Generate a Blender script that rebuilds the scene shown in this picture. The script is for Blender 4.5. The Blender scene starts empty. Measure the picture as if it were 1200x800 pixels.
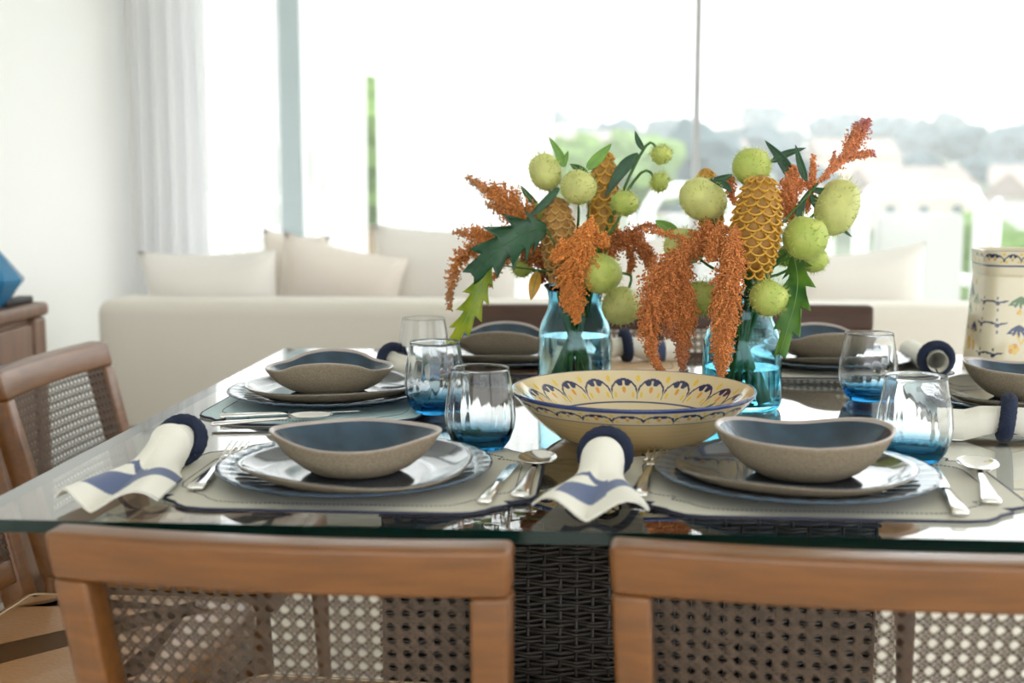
import bpy, bmesh, math, random
import numpy as np
from mathutils import Vector, Matrix

random.seed(7)
rng = np.random.default_rng(7)
scene = bpy.context.scene
COL = scene.collection
PI = math.pi

# ------------------------------------------------------------------ camera
FPX = 1450.0            # focal length in pixels of the 1200x800 frame
CAM_Z = 1.11
YAW = math.radians(4.3)
PITCH = math.atan(187.0 / FPX)
cam_d = bpy.data.cameras.new('camera')
cam = bpy.data.objects.new('camera', cam_d)
COL.objects.link(cam)
cam.location = (0, 0, CAM_Z)
cam.rotation_euler = (PI / 2 - PITCH, 0, YAW)
cam_d.sensor_width = 36.0
cam_d.lens = 36.0 * FPX / 1200.0
cam_d.clip_end = 2000
cam_d.dof.use_dof = True
cam_d.dof.focus_distance = 1.80
cam_d.dof.aperture_fstop = 3.2
scene.camera = cam

# ------------------------------------------------------------------ world, exposure
w = bpy.data.worlds.new('world'); scene.world = w
w.use_nodes = True
wb = w.node_tree.nodes['Background']
wb.inputs[0].default_value = (0.97, 0.985, 1.0, 1)
wb.inputs[1].default_value = 1.0
vs = scene.view_settings
vs.view_transform = 'Standard'; vs.look = 'None'; vs.gamma = 1.0
vs.use_curve_mapping = False
vs.exposure = 1.82
cy = scene.cycles
cy.max_bounces = 14; cy.diffuse_bounces = 5; cy.glossy_bounces = 6
cy.transmission_bounces = 14; cy.transparent_max_bounces = 24
cy.sample_clamp_indirect = 6.0; cy.volume_bounces = 2

# ------------------------------------------------------------------ pixel -> place
CAM = Vector((0, 0, CAM_Z))
FW = Vector((-math.sin(YAW) * math.cos(PITCH), math.cos(YAW) * math.cos(PITCH), -math.sin(PITCH)))
RT = Vector((math.cos(YAW), math.sin(YAW), 0))
UP = RT.cross(FW)
FH = Vector((-math.sin(YAW), math.cos(YAW), 0))
def ray(px, py):
    return FW + RT * ((px - 600) / FPX) - UP * ((py - 400) / FPX)
def P(px, py, z):
    d = ray(px, py)
    return CAM + d * ((z - CAM_Z) / d.z)
def W(px, py, dist):
    d = ray(px, py)
    return CAM + d * (dist / d.dot(FH))
TZ = 0.75               # table top

# ------------------------------------------------------------------ materials
MATS = {}
def mat(name, col, rough=0.5, metal=0.0, spec=0.5, trans=0.0, ior=1.45, var=0.0, vscale=20.0, bump=0.0, bscale=60.0,
        sheen=0.0, coat=0.0, stretch=(1, 1, 1), var2=None, sub=0.0):
    m = bpy.data.materials.new(name); m.use_nodes = True
    nt = m.node_tree; b = nt.nodes['Principled BSDF']
    b.inputs['Base Color'].default_value = (*col, 1)
    b.inputs['Roughness'].default_value = rough
    b.inputs['Metallic'].default_value = metal
    b.inputs['Specular IOR Level'].default_value = spec
    b.inputs['IOR'].default_value = ior
    b.inputs['Transmission Weight'].default_value = trans
    b.inputs['Sheen Weight'].default_value = sheen
    b.inputs['Coat Weight'].default_value = coat
    if sub:
        b.inputs['Subsurface Weight'].default_value = sub
        b.inputs['Subsurface Radius'].default_value = (.01, .01, .005)
    if var or bump:
        tc = nt.nodes.new('ShaderNodeTexCoord'); mp = nt.nodes.new('ShaderNodeMapping')
        mp.inputs['Scale'].default_value = stretch
        nt.links.new(tc.outputs['Object'], mp.inputs['Vector'])
    if var:
        n = nt.nodes.new('ShaderNodeTexNoise'); n.inputs['Scale'].default_value = vscale
        n.inputs['Detail'].default_value = 5
        nt.links.new(mp.outputs[0], n.inputs['Vector'])
        r = nt.nodes.new('ShaderNodeValToRGB')
        c2 = var2 or tuple(max(0, c * (1 - var)) for c in col)
        r.color_ramp.elements[0].position = .35; r.color_ramp.elements[1].position = .65
        r.color_ramp.elements[0].color = (*c2, 1)
        r.color_ramp.elements[1].color = (*col, 1)
        nt.links.new(n.outputs['Fac'], r.inputs['Fac'])
        nt.links.new(r.outputs['Color'], b.inputs['Base Color'])
    if bump:
        n2 = nt.nodes.new('ShaderNodeTexNoise'); n2.inputs['Scale'].default_value = bscale
        nt.links.new(mp.outputs[0], n2.inputs['Vector'])
        bp = nt.nodes.new('ShaderNodeBump'); bp.inputs['Strength'].default_value = bump
        bp.inputs['Distance'].default_value = 0.004
        nt.links.new(n2.outputs['Fac'], bp.inputs['Height']); nt.links.new(bp.outputs[0], b.inputs['Normal'])
    MATS[name] = m
    return m
def vmat(name, rough=0.5, spec=0.5, coat=0.0, sheen=0.0, bump=0.0, bscale=200, sub=0.0):
    m = mat(name, (1, 1, 1), rough=rough, spec=spec, coat=coat, sheen=sheen, bump=bump, bscale=bscale, sub=sub)
    nt = m.node_tree
    a = nt.nodes.new('ShaderNodeVertexColor'); a.layer_name = 'Col'
    nt.links.new(a.outputs['Color'], nt.nodes['Principled BSDF'].inputs['Base Color'])
    return m

mat('paint', (.86, .86, .84), .7)
mat('ceiling', (.9, .9, .89), .8)
mat('floor', (.84, .79, .70), .35, var=.08, vscale=3)
mat('wood', (.190, .070, .014), .38, var=.28, vscale=9, stretch=(1.2, 9, 9), coat=.38)
MATS['wood'].node_tree.nodes['Principled BSDF'].inputs['Coat Roughness'].default_value = .22
mat('wood_backlit', (.075, .034, .02), .45, var=.25, vscale=9, stretch=(1.2, 9, 9))  # chair wood with backlit shade put into its colour, for the far chairs
mat('dark_wood', (.20, .115, .075), .45, var=.25, vscale=8, stretch=(6, 6, .8))
mat('cane', (.105, .068, .045), .55, var=.4, vscale=90)
mat('leather', (.36, .18, .07), .28, coat=.3, bump=.15, bscale=150)
mat('thread', (.75, .6, .4), .7)
mat('sofa', (.72, .68, .60), .9, sheen=.2, bump=.1, bscale=120)
mat('cushion', (.82, .79, .74), .95, sheen=.2, bump=.15, bscale=150)
mat('cushion_blush', (.80, .73, .66), .95, sheen=.2, bump=.15, bscale=150)
mat('wicker', (.022, .016, .011), .33, var=.4, vscale=60)
mat('charger', (.035, .075, .13), .12, var=.3, vscale=30, coat=.5)
mat('plate_glaze', (.03, .042, .065), .1, var=.35, vscale=14, coat=.6)
mat('bowl_glaze', (.022, .06, .10), .22, var=.45, vscale=24, coat=.3, var2=(.012, .03, .05))
mat('stoneware', (.36, .29, .2), .62, var=.35, vscale=420, bump=.15, bscale=300)
mat('rim_glaze', (.42, .36, .33), .2)
mat('silver', (.86, .85, .83), .14, metal=1.0)
mat('mat_cream', (.60, .58, .50), .62, bump=.08, bscale=200)
mat('mat_blue', (.42, .57, .60), .45, bump=.08, bscale=200)
mat('mat_tan', (.56, .38, .22), .6, var=.2, vscale=40)
mat('navy_trim', (.02, .025, .06), .6)
mat('navy_cord', (.012, .02, .05), .85, bump=.6, bscale=400)
mat('water', (.94, .99, .985), .0, trans=1.0, ior=1.33)
mat('stem', (.06, .17, .035), .5, var=.3, vscale=40)
mat('stem_brown', (.30, .19, .09), .6)
mat('leaf_dark', (.018, .085, .035), .38, var=.4, vscale=30, bump=.3, bscale=90)
mat('leaf_mid', (.05, .16, .04), .42, var=.35, vscale=30)
mat('leaf_bright', (.17, .36, .05), .45, var=.3, vscale=30)
mat('leaf_yellow', (.36, .40, .02), .42, var=.45, vscale=22, var2=(.16, .26, .02))
mat('leaf_hanging', (.13, .28, .03), .42, var=.5, vscale=22, var2=(.035, .13, .03))
mat('vein', (.22, .36, .12), .5)
mat('fruit', (.52, .57, .15), .55, var=.3, vscale=38, var2=(.38, .48, .10), bump=.25, bscale=90, sub=.15)
mat('fruit_pale', (.60, .62, .22), .55, var=.2, vscale=38, bump=.25, bscale=90, sub=.15)
mat('bristle', (.46, .52, .16), .5)
mat('bract', (.66, .36, .05), .42, var=.25, vscale=60)
mat('bract_pale', (.58, .34, .11), .5, var=.25, vscale=60)
mat('cone_core', (.48, .25, .055), .6, var=.4, vscale=60)
vmat('florets', .7)
vmat('faience', .14, coat=.4)
vmat('napkin', .9, sheen=.2, bump=.2, bscale=500)
mat('frame_white', (.82, .83, .84), .4)
mat('frame_grey', (.42, .43, .44), .4)
mat('frame_blue', (.50, .58, .60), .4)
mat('outdoor_white', (.86, .86, .86), .5)
mat('outdoor_grey', (.55, .55, .53), .8)
mat('terrace', (.72, .71, .69), .7)
mat('ground', (.20, .23, .15), .9, var=.5, vscale=.05)
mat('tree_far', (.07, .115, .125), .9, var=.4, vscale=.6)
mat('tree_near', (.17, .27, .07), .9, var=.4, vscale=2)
mat('house_wall', (.72, .70, .66), .8)
mat('house_cream', (.66, .55, .45), .8)
mat('house_roof', (.30, .24, .21), .8)
mat('house_glass', (.10, .12, .14), .2)
mat('glass_edge', (.0, .014, .011), .2)
mat('blue_vase', (.02, .17, .34), .08, coat=.5)
mat('tray', (.62, .45, .27), .5, var=.25, vscale=20, stretch=(1, 8, 8))
mat('black', (.01, .01, .012), .5)

def haze_mat():
    m = bpy.data.materials.new('haze'); m.use_nodes = True; nt = m.node_tree
    nt.nodes.remove(nt.nodes['Principled BSDF'])
    sc_ = nt.nodes.new('ShaderNodeVolumeScatter'); sc_.inputs['Color'].default_value = (.97, .985, 1, 1); sc_.inputs['Density'].default_value = .0016
    nt.links.new(sc_.outputs[0], nt.nodes['Material Output'].inputs['Volume']); MATS['haze'] = m
haze_mat()
def node_mat(name):
    m = bpy.data.materials.new(name); m.use_nodes = True
    nt = m.node_tree; nt.nodes.remove(nt.nodes['Principled BSDF']); MATS[name] = m
    return m, nt, nt.nodes['Material Output']
def pane_mat(name, tint, ior, faces=1.0):
    # clear sheet: mirror reflection by Fresnel on the outer face, straight-through transmission
    m, nt, out = node_mat(name)
    tr = nt.nodes.new('ShaderNodeBsdfTransparent'); tr.inputs[0].default_value = (*tint, 1)
    gl = nt.nodes.new('ShaderNodeBsdfGlossy'); gl.inputs['Roughness'].default_value = 0.0
    fr = nt.nodes.new('ShaderNodeFresnel'); fr.inputs[0].default_value = ior
    ge = nt.nodes.new('ShaderNodeNewGeometry')
    inv = nt.nodes.new('ShaderNodeMath'); inv.operation = 'SUBTRACT'; inv.inputs[0].default_value = 1
    nt.links.new(ge.outputs['Backfacing'], inv.inputs[1])
    mu = nt.nodes.new('ShaderNodeMath'); mu.operation = 'MULTIPLY'
    nt.links.new(fr.outputs[0], mu.inputs[0]); nt.links.new(inv.outputs[0], mu.inputs[1])
    m3 = nt.nodes.new('ShaderNodeMath'); m3.operation = 'MULTIPLY'; m3.use_clamp = True; m3.inputs[1].default_value = faces
    nt.links.new(mu.outputs[0], m3.inputs[0])
    mx = nt.nodes.new('ShaderNodeMixShader')
    nt.links.new(m3.outputs[0], mx.inputs[0]); nt.links.new(tr.outputs[0], mx.inputs[1]); nt.links.new(gl.outputs[0], mx.inputs[2])
    nt.links.new(mx.outputs[0], out.inputs[0])
pane_mat('table_glass', (.94, .97, .96), 1.75, 1.7)
pane_mat('window_glass', (.97, .985, .98), 1.45)
def glass_grad(name, c0, c1, z0, z1, ior=1.45):
    m, nt, out = node_mat(name)
    g = nt.nodes.new('ShaderNodeBsdfGlass'); g.inputs['Roughness'].default_value = 0; g.inputs['IOR'].default_value = ior
    tc = nt.nodes.new('ShaderNodeTexCoord'); sx = nt.nodes.new('ShaderNodeSeparateXYZ')
    nt.links.new(tc.outputs['Object'], sx.inputs[0])
    mr = nt.nodes.new('ShaderNodeMapRange'); mr.inputs['From Min'].default_value = z0; mr.inputs['From Max'].default_value = z1
    mr.interpolation_type = 'SMOOTHSTEP'
    nt.links.new(sx.outputs['Z'], mr.inputs['Value'])
    r = nt.nodes.new('ShaderNodeMix'); r.data_type = 'RGBA'
    r.inputs[6].default_value = (*c0, 1); r.inputs[7].default_value = (*c1, 1)
    nt.links.new(mr.outputs[0], r.inputs[0]); nt.links.new(r.outputs[2], g.inputs['Color'])
    nt.links.new(g.outputs[0], out.inputs[0])
glass_grad('tumbler_glass', (.22, .52, .68), (.985, .992, .995), 0.005, 0.042, 1.36)
glass_grad('vase_glass', (.87, .965, .985), (.68, .905, .985), 0.06, 0.16, 1.4)
glass_grad('vase_glass_deep', (.60, .885, .95), (.74, .93, .98), 0.03, 0.12, 1.4)
def sheer(name, col, tfac, tl_fac):
    m, nt, out = node_mat(name)
    tr = nt.nodes.new('ShaderNodeBsdfTransparent')
    tl = nt.nodes.new('ShaderNodeBsdfTranslucent'); tl.inputs[0].default_value = (*col, 1)
    df = nt.nodes.new('ShaderNodeBsdfDiffuse'); df.inputs[0].default_value = (*col, 1)
    m1 = nt.nodes.new('ShaderNodeMixShader'); m1.inputs[0].default_value = tl_fac
    nt.links.new(df.outputs[0], m1.inputs[1]); nt.links.new(tl.outputs[0], m1.inputs[2])
    m2 = nt.nodes.new('ShaderNodeMixShader'); m2.inputs[0].default_value = tfac
    nt.links.new(m1.outputs[0], m2.inputs[1]); nt.links.new(tr.outputs[0], m2.inputs[2])
    nt.links.new(m2.outputs[0], out.inputs[0])
sheer('sheer', (.98, .98, .98), .25, .82)
sheer('sheer_thin', (.98, .98, .98), .5, .82)
sheer('drape', (.86, .86, .87), .02, .45)

# ------------------------------------------------------------------ mesh helpers
def link(name, me, parent=None, loc=None, rot=None):
    o = bpy.data.objects.new(name, me)
    COL.objects.link(o)
    if parent is not None: o.parent = parent
    if loc is not None: o.location = loc
    if rot is not None: o.rotation_euler = rot
    return o
def mesh(name, v, f, m, smooth=True, cols=None):
    me = bpy.data.meshes.new(name)
    v = np.asarray(v, dtype=np.float64).reshape(-1, 3)
    me.from_pydata(v.tolist(), [], f if isinstance(f, list) else np.asarray(f).tolist())
    for mm in (m if isinstance(m, (list, tuple)) else [m]):
        me.materials.append(MATS[mm])
    if smooth: me.polygons.foreach_set('use_smooth', [True] * len(me.polygons))
    if cols is not None:
        a = me.color_attributes.new('Col', 'FLOAT_COLOR', 'POINT')
        c = np.ones((len(v), 4)); c[:, :3] = cols
        a.data.foreach_set('color', c.ravel())
    me.update()
    return me
def obj(name, v, f, m, parent=None, smooth=True, cols=None, loc=None, rot=None):
    return link(name, mesh(name, v, f, m, smooth, cols), parent, loc, rot)
def thing(name, label, cat, loc=(0, 0, 0), rz=0.0, group=None, kind=None):
    o = link(name, None, None, loc, (0, 0, rz))
    o.empty_display_size = .05
    return tag(o, label, cat, group, kind)
def tag(o, label, cat, group=None, kind=None):
    o['label'] = label; o['category'] = cat
    if group: o['group'] = group
    if kind: o['kind'] = kind
    return o
def struct(o):
    o['kind'] = 'structure'; return o
def stuff(o):
    o['kind'] = 'stuff'; return o
def bev(o, wd, seg=2, ang=35):
    md = o.modifiers.new('bevel', 'BEVEL'); md.width = wd; md.segments = seg
    md.limit_method = 'ANGLE'; md.angle_limit = math.radians(ang)
    return o
def autosmooth(o, ang=40):
    me = o.data
    bm = bmesh.new(); bm.from_mesh(me)
    for e in bm.edges:
        if len(e.link_faces) == 2 and e.calc_face_angle(0) > math.radians(ang): e.smooth = False
    bm.to_mesh(me); bm.free()
    return o
BOXF = [(0, 3, 2, 1), (4, 5, 6, 7), (0, 1, 5, 4), (1, 2, 6, 5), (2, 3, 7, 6), (3, 0, 4, 7)]
def boxv(x0, x1, y0, y1, z0, z1):
    return [(x0, y0, z0), (x1, y0, z0), (x1, y1, z0), (x0, y1, z0), (x0, y0, z1), (x1, y0, z1), (x1, y1, z1), (x0, y1, z1)]
def box(name, x0, x1, y0, y1, z0, z1, m, parent=None, b=0.0, seg=2):
    o = obj(name, boxv(x0, x1, y0, y1, z0, z1), BOXF, m, parent, smooth=b > 0)
    if b: bev(o, b, seg)
    return o
class MB:
    def __init__(s): s.v = []; s.f = []
    def add(s, v, f):
        n = len(s.v); s.v.extend([tuple(p) for p in v]); s.f.extend([tuple(i + n for i in q) for q in f])
    def box(s, *a): s.add(boxv(*a), BOXF)
    def build(s, name, m, parent=None, smooth=False): return obj(name, s.v, s.f, m, parent, smooth)
def lathe(prof, n=48, rfun=None):
    v = []; f = []; rows = []
    for (r, z) in prof:
        if r <= 1e-6:
            rows.append([len(v)]); v.append((0, 0, z))
        else:
            row = []
            for i in range(n):
                a = 2 * PI * i / n
                rr = r if rfun is None else rfun(r, z, a)
                row.append(len(v)); v.append((rr * math.cos(a), rr * math.sin(a), z))
            rows.append(row)
    for A, B in zip(rows, rows[1:]):
        for i in range(n):
            j = (i + 1) % n
            if len(A) == 1 and len(B) == 1: continue
            if len(A) == 1: f.append((A[0], B[j], B[i]))
            elif len(B) == 1: f.append((A[i], A[j], B[0]))
            else: f.append((A[i], A[j], B[j], B[i]))
    return v, f
def catmull(pts, n):
    pts = [np.array(p, float) for p in pts]
    if len(pts) == 2:
        return np.array([pts[0] + (pts[1] - pts[0]) * t for t in np.linspace(0, 1, n)])
    q = [2 * pts[0] - pts[1]] + pts + [2 * pts[-1] - pts[-2]]
    out = []; m = len(pts) - 1
    for t in np.linspace(0, m, n):
        i = min(int(t), m - 1); u = t - i
        a, b, c, d = q[i], q[i + 1], q[i + 2], q[i + 3]
        out.append(.5 * (2 * b + (c - a) * u + (2 * a - 5 * b + 4 * c - d) * u ** 2 + (3 * b - a - 3 * c + d) * u ** 3))
    return np.array(out)
def frames(pts):
    T = np.gradient(pts, axis=0); T /= np.linalg.norm(T, axis=1)[:, None] + 1e-12
    ref = np.array([0, 0, 1.0]) if abs(T[0][2]) < .9 else np.array([1.0, 0, 0])
    n = np.cross(T[0], ref); n /= np.linalg.norm(n)
    N = []
    for t in T:
        n = n - t * n.dot(t); n /= np.linalg.norm(n) + 1e-12; N.append(n)
    N = np.array(N)
    return T, N, np.cross(T, N)
def tube(pts, rad, k=8, closed=False):
    pts = np.asarray(pts, float); n = len(pts)
    rad = np.ones(n) * rad if np.isscalar(rad) else np.asarray(rad)
    T, N, B = frames(pts)
    if closed:
        T = np.roll(pts, -1, 0) - np.roll(pts, 1, 0); T /= np.linalg.norm(T, axis=1)[:, None]
        ref = np.array([0, 0, 1.0]); N = np.cross(T, ref); N /= np.linalg.norm(N, axis=1)[:, None] + 1e-12; B = np.cross(T, N)
    v = []; f = []
    for i in range(n):
        for j in range(k):
            a = 2 * PI * j / k
            v.append(pts[i] + rad[i] * (math.cos(a) * N[i] + math.sin(a) * B[i]))
    for i in range(n if closed else n - 1):
        i2 = (i + 1) % n
        for j in range(k):
            j2 = (j + 1) % k
            f.append((i * k + j, i * k + j2, i2 * k + j2, i2 * k + j))
    if not closed:
        f.append(tuple(range(k - 1, -1, -1))); f.append(tuple((n - 1) * k + j for j in range(k)))
    return v, f
def grid_faces(nu, nv, wrap=False):
    f = []
    for i in range(nu - 1):
        for j in range(nv if wrap else nv - 1):
            j2 = (j + 1) % nv
            f.append((i * nv + j, i * nv + j2, (i + 1) * nv + j2, (i + 1) * nv + j))
    return f
def blob_ico(sub):
    bm = bmesh.new(); bmesh.ops.create_icosphere(bm, subdivisions=sub, radius=1)
    v = np.array([x.co[:] for x in bm.verts]); f = [tuple(q.index for q in x.verts) for x in bm.faces]; bm.free()
    return v, f
ICO1 = blob_ico(1); ICO3 = blob_ico(3); ICO2 = blob_ico(2)
def copy_tree(o, parent=None):
    c = o.copy(); COL.objects.link(c); c.parent = parent
    for ch in [x for x in CHILD.get(o.name, [])]:
        copy_tree(ch, c)
    return c
CHILD = {}
def index_children(root):
    CHILD[root.name] = [x for x in bpy.data.objects if x.parent == root]
    for x in CHILD[root.name]: index_children(x)

# ================================================================== SETTING
XL, XR, YB, YF, ZC = -2.05, 3.7, -2.6, 5.27, 2.75
struct(box('floor', XL - .15, XR + .15, YB - .15, YF + .15, -.1, 0, 'floor'))
struct(box('ceiling', XL - .15, XR + .15, YB - .15, YF + .15, ZC, ZC + .15, 'ceiling'))
struct(box('wall_left', XL - .15, XL, YB - .15, YF + .15, 0, ZC, 'paint'))
# window wall: sill kerb and lintel, the rest is glazing
wf = MB(); wf.box(XL, XR, YF, YF + .15, 0, .04); wf.box(XL, XR, YF, YF + .15, ZC - .15, ZC)
wf.box(XL, XL + .28, YF, YF + .15, .04, ZC - .15)
struct(wf.build('wall_front', 'paint'))
wr = MB(); wr.box(XR, XR + .15, YB, YF, 0, .1); wr.box(XR, XR + .15, YB, YF, ZC - .12, ZC)
wr.box(XR, XR + .15, YF - .3, YF, .1, ZC - .12); wr.box(XR, XR + .15, YB, YB + .3, .1, ZC - .12)
struct(wr.build('wall_right', 'paint'))
wk = MB(); wk.box(XL, XR, YB - .15, YB, 0, .1); wk.box(XL, XR, YB - .15, YB, ZC - .12, ZC)
wk.box(XL, XL + .3, YB - .15, YB, .1, ZC - .12); wk.box(XR - .3, XR, YB - .15, YB, .1, ZC - .12)
struct(wk.build('wall_back', 'paint'))
struct(box('baseboard_left', XL, XL + .015, YB, YF, 0, .09, 'frame_white'))
# the glazing towards the terrace
def wx(px): return W(px, 213, 1.0) and (lambda d: CAM.x + d.x * ((YF + .05) / d.y))(ray(px, 213))
win = thing('window_1', 'wide sliding glass doors to the terrace', 'window', (0, YF + .06, 0), kind='structure')
del win['category']; del win['label']
def wbox(name, x0, x1, y0, y1, z0, z1, m): return box(name, x0, x1, y0, y1, z0, z1, m, win)
xs = [XL + .28, wx(348), wx(815), XR - .02]
for i in range(3):
    wbox('pane', xs[i] + .02, xs[i + 1] - .02, -.006, .006, .06, ZC - .17, 'window_glass')
wbox('jamb', wx(327), wx(358), -.03, .03, .04, ZC - .15, 'frame_blue')
wbox('mullion', wx(815) - .014, wx(815) + .014, -.02, .02, .04, ZC - .15, 'frame_grey')
wbox('sill_track', XL + .28, XR - .02, -.03, .03, .04, .07, 'frame_white')
wbox('head_track', XL + .28, XR - .02, -.03, .03, ZC - .19, ZC - .15, 'frame_white')

# ================================================================== OUTDOORS
struct(box('terrace_floor', -9, 12, YF + .15, YF + 4.4, -.22, -.06, 'terrace'))
gv = []; NX, NY = 60, 60
for j in range(NY):
    yy = -250 + 750 * j / (NY - 1)
    for i in range(NX):
        xx = -420 + 840 * i / (NX - 1)
        h = -9 + max(0, yy - 60) * .060 + 1.5 * math.sin(xx * .03) * math.sin(yy * .02) * min(1, max(0, (yy - 40) / 60))
        gv.append((xx, yy, h))
struct(obj('ground', gv, grid_faces(NY, NX), 'ground'))
def ground_z(x, y):
    return -9 + max(0, y - 60) * .060 + 1.5 * math.sin(x * .03) * math.sin(y * .02) * min(1, max(0, (y - 40) / 60))
def tree(x, y, r, h, m, label, group):
    z = ground_z(x, y)
    t = thing('tree', label, 'tree', (x, y, z), 0, group)
    V = []; F = []
    for k in range(7):
        a = random.uniform(0, 2 * PI); q = random.uniform(0, .6) * r
        c = np.array([q * math.cos(a), q * math.sin(a), h * random.uniform(.55, .85)])
        s = r * random.uniform(.5, .75)
        v = ICO2[0] * (1 + .22 * rng.standard_normal((len(ICO2[0]), 1))) * np.array([s, s, s * .8]) + c
        n = len(V); V.extend(v.tolist()); F.extend([tuple(i + n for i in q2) for q2 in ICO2[1]])
    obj('crown', V, F, m, t, smooth=False)
    v, f = tube([(0, 0, -1), (0, 0, h * .4), (.05 * r, 0, h * .65)], [r * .09, r * .07, r * .04], 6)
    obj('trunk', v, f, 'stem_brown', t)
def house(x, y, wd, dp, h, rz, label, group, wall='house_wall'):
    z = ground_z(x, y)
    t = thing('house', label, 'house', (x, y, z), rz, group)
    box('wall', -wd / 2, wd / 2, -dp / 2, dp / 2, -3, h, wall, t)
    v = [(-wd / 2 - .4, -dp / 2 - .4, h), (wd / 2 + .4, -dp / 2 - .4, h), (wd / 2 + .4, dp / 2 + .4, h), (-wd / 2 - .4, dp / 2 + .4, h),
         (-wd / 2 - .4, 0, h + dp * .28), (wd / 2 + .4, 0, h + dp * .28)]
    obj('roof', v, [(0, 1, 5, 4), (2, 3, 4, 5), (0, 4, 3), (1, 2, 5), (3, 2, 1, 0)], 'house_roof', t, smooth=False)
    for k in range(int(h // 3)):
        n = max(2, int(wd // 3))
        for i in range(n):
            xc = -wd / 2 + wd * (i + .5) / n
            box('window', xc - .6, xc + .6, -dp / 2 - .06, -dp / 2 + .02, 1 + 3 * k, 2.3 + 3 * k, 'house_glass', t)
rs = random.Random(3)
taken = []
def spot(y0, y1, k0, k1, r):
    for _ in range(400):
        y = rs.uniform(y0, y1); x = rs.uniform(k0, k1) * y
        if all((x - a) ** 2 + (y - b) ** 2 > (r + c) ** 2 for a, b, c in taken):
            taken.append((x, y, r)); return x, y
    return None
for k in range(22):
    p_ = spot(110, 330, -.08, .42, 8)
    if not p_: continue
    cream = k % 3 == 0; tall = k % 2 == 0
    house(p_[0], p_[1], rs.uniform(8, 12), rs.uniform(7, 9), 7.2 if tall else 4.2, rs.uniform(-.4, .4),
          ('cream ' if cream else 'white ') + ('two-storey' if tall else 'single-storey') + ' house with a gabled roof on the hazy hillside',
          ('cream ' if cream else 'white ') + ('two-storey' if tall else 'single-storey') + ' hillside houses', 'house_cream' if cream else 'house_wall')
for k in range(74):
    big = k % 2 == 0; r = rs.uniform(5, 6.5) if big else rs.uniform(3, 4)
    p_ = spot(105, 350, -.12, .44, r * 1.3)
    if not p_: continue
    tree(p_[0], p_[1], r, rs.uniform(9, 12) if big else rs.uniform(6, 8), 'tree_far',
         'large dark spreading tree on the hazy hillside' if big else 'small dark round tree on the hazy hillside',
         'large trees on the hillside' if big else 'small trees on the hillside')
for (px, d, r, ztop, lab) in [(672, 95, 4.2, 4.6, 'light green garden tree beyond the sheer curtain edge'), (752, 110, 4.2, 5.2, 'light green garden tree beside the thin window mullion'),
                             (1178, 60, 3.6, -.6, 'light green garden tree below the terrace, behind the painted pitcher'),
                             (433, 60, 3.0, 7.5, 'slim green garden tree in the gap between the sheer curtains')]:
    q = W(px, 213, d); gz = ground_z(q.x, q.y)
    tree(q.x, q.y, r, (ztop - gz) / 1.0, 'tree_near', lab, None)
# distant haze over the valley
hz = obj('haze', boxv(-400, 400, YF + 9, 470, -30, 45), BOXF, 'haze', None, False)
tag(hz, 'pale milky haze over the distant valley', 'haze', None, 'stuff')
# terrace railing of white bars seen past the curtain, and glass balustrade
rl = thing('railing', 'white horizontal-bar terrace railing behind the curtain', 'railing', (0, YF + 2.6, -.06))
x0 = W(235, 250, YF + 2.6).x; x1 = W(420, 250, YF + 2.6).x
for z in (.32, .57, .82, 1.03):
    box('bar', x0, x1, -.03, .03, z, z + .07, 'outdoor_white', rl, .01)
for x in (x0, (x0 + x1) / 2, x1 - .05):
    box('post', x, x + .05, -.025, .025, 0, 1.1, 'outdoor_white', rl)
bl = thing('glass_balustrade', 'clear glass balustrade with thin posts at the terrace edge', 'balustrade', (0, YF + 4.2, -.06))
for i in range(6):
    xa = .2 + i * 1.35
    box('pane', xa + .03, xa + 1.32, -.006, .006, .06, 1.0, 'window_glass', bl)
    box('post', xa - .02, xa + .02, -.02, .02, 0, 1.05, 'outdoor_white', bl)
def lounge(px, py, dist, wd, label):
    # white framed terrace armchair; px,py is the top centre of its back
    q = W(px, py, dist)
    t = thing('terrace_armchair', label, 'armchair', (q.x, q.y, -.06), .04)
    H = q.z + .06
    v = []; n = 24
    pts = [(-wd / 2, 0, .02), (-wd / 2, 0, H - .12), (-wd / 2 + .06, 0, H - .02), (-wd / 2 + .16, 0, H), (wd / 2 - .16, 0, H), (wd / 2 - .06, 0, H - .02), (wd / 2, 0, H - .12), (wd / 2, 0, .02)]
    vv, ff = tube(np.array(pts), .045, 10); obj('back_frame', vv, ff, 'outdoor_white', t)
    box('back_cushion', -wd / 2 + .09, wd / 2 - .09, -.02, .1, .42, H - .13, 'outdoor_grey', t, .04, 3)
    box('seat_cushion', -wd / 2 + .06, wd / 2 - .06, .02, .7, .28, .44, 'outdoor_grey', t, .04, 3)
    for s in (-1, 1):
        box('arm', s * wd / 2 - .04, s * wd / 2 + .04, 0, .74, .58, .64, 'outdoor_white', t, .02)
        box('leg', s * wd / 2 - .03, s * wd / 2 + .03, .68, .74, 0, .6, 'outdoor_white', t, .01)
    box('seat_frame', -wd / 2, wd / 2, 0, .74, .2, .28, 'outdoor_white', t, .02)
lounge(1081, 222, 6.9, .66, 'white framed terrace armchair beyond the painted pitcher')
lounge(812, 222, 6.9, .5, 'white framed terrace armchair between the two bouquets')

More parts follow.
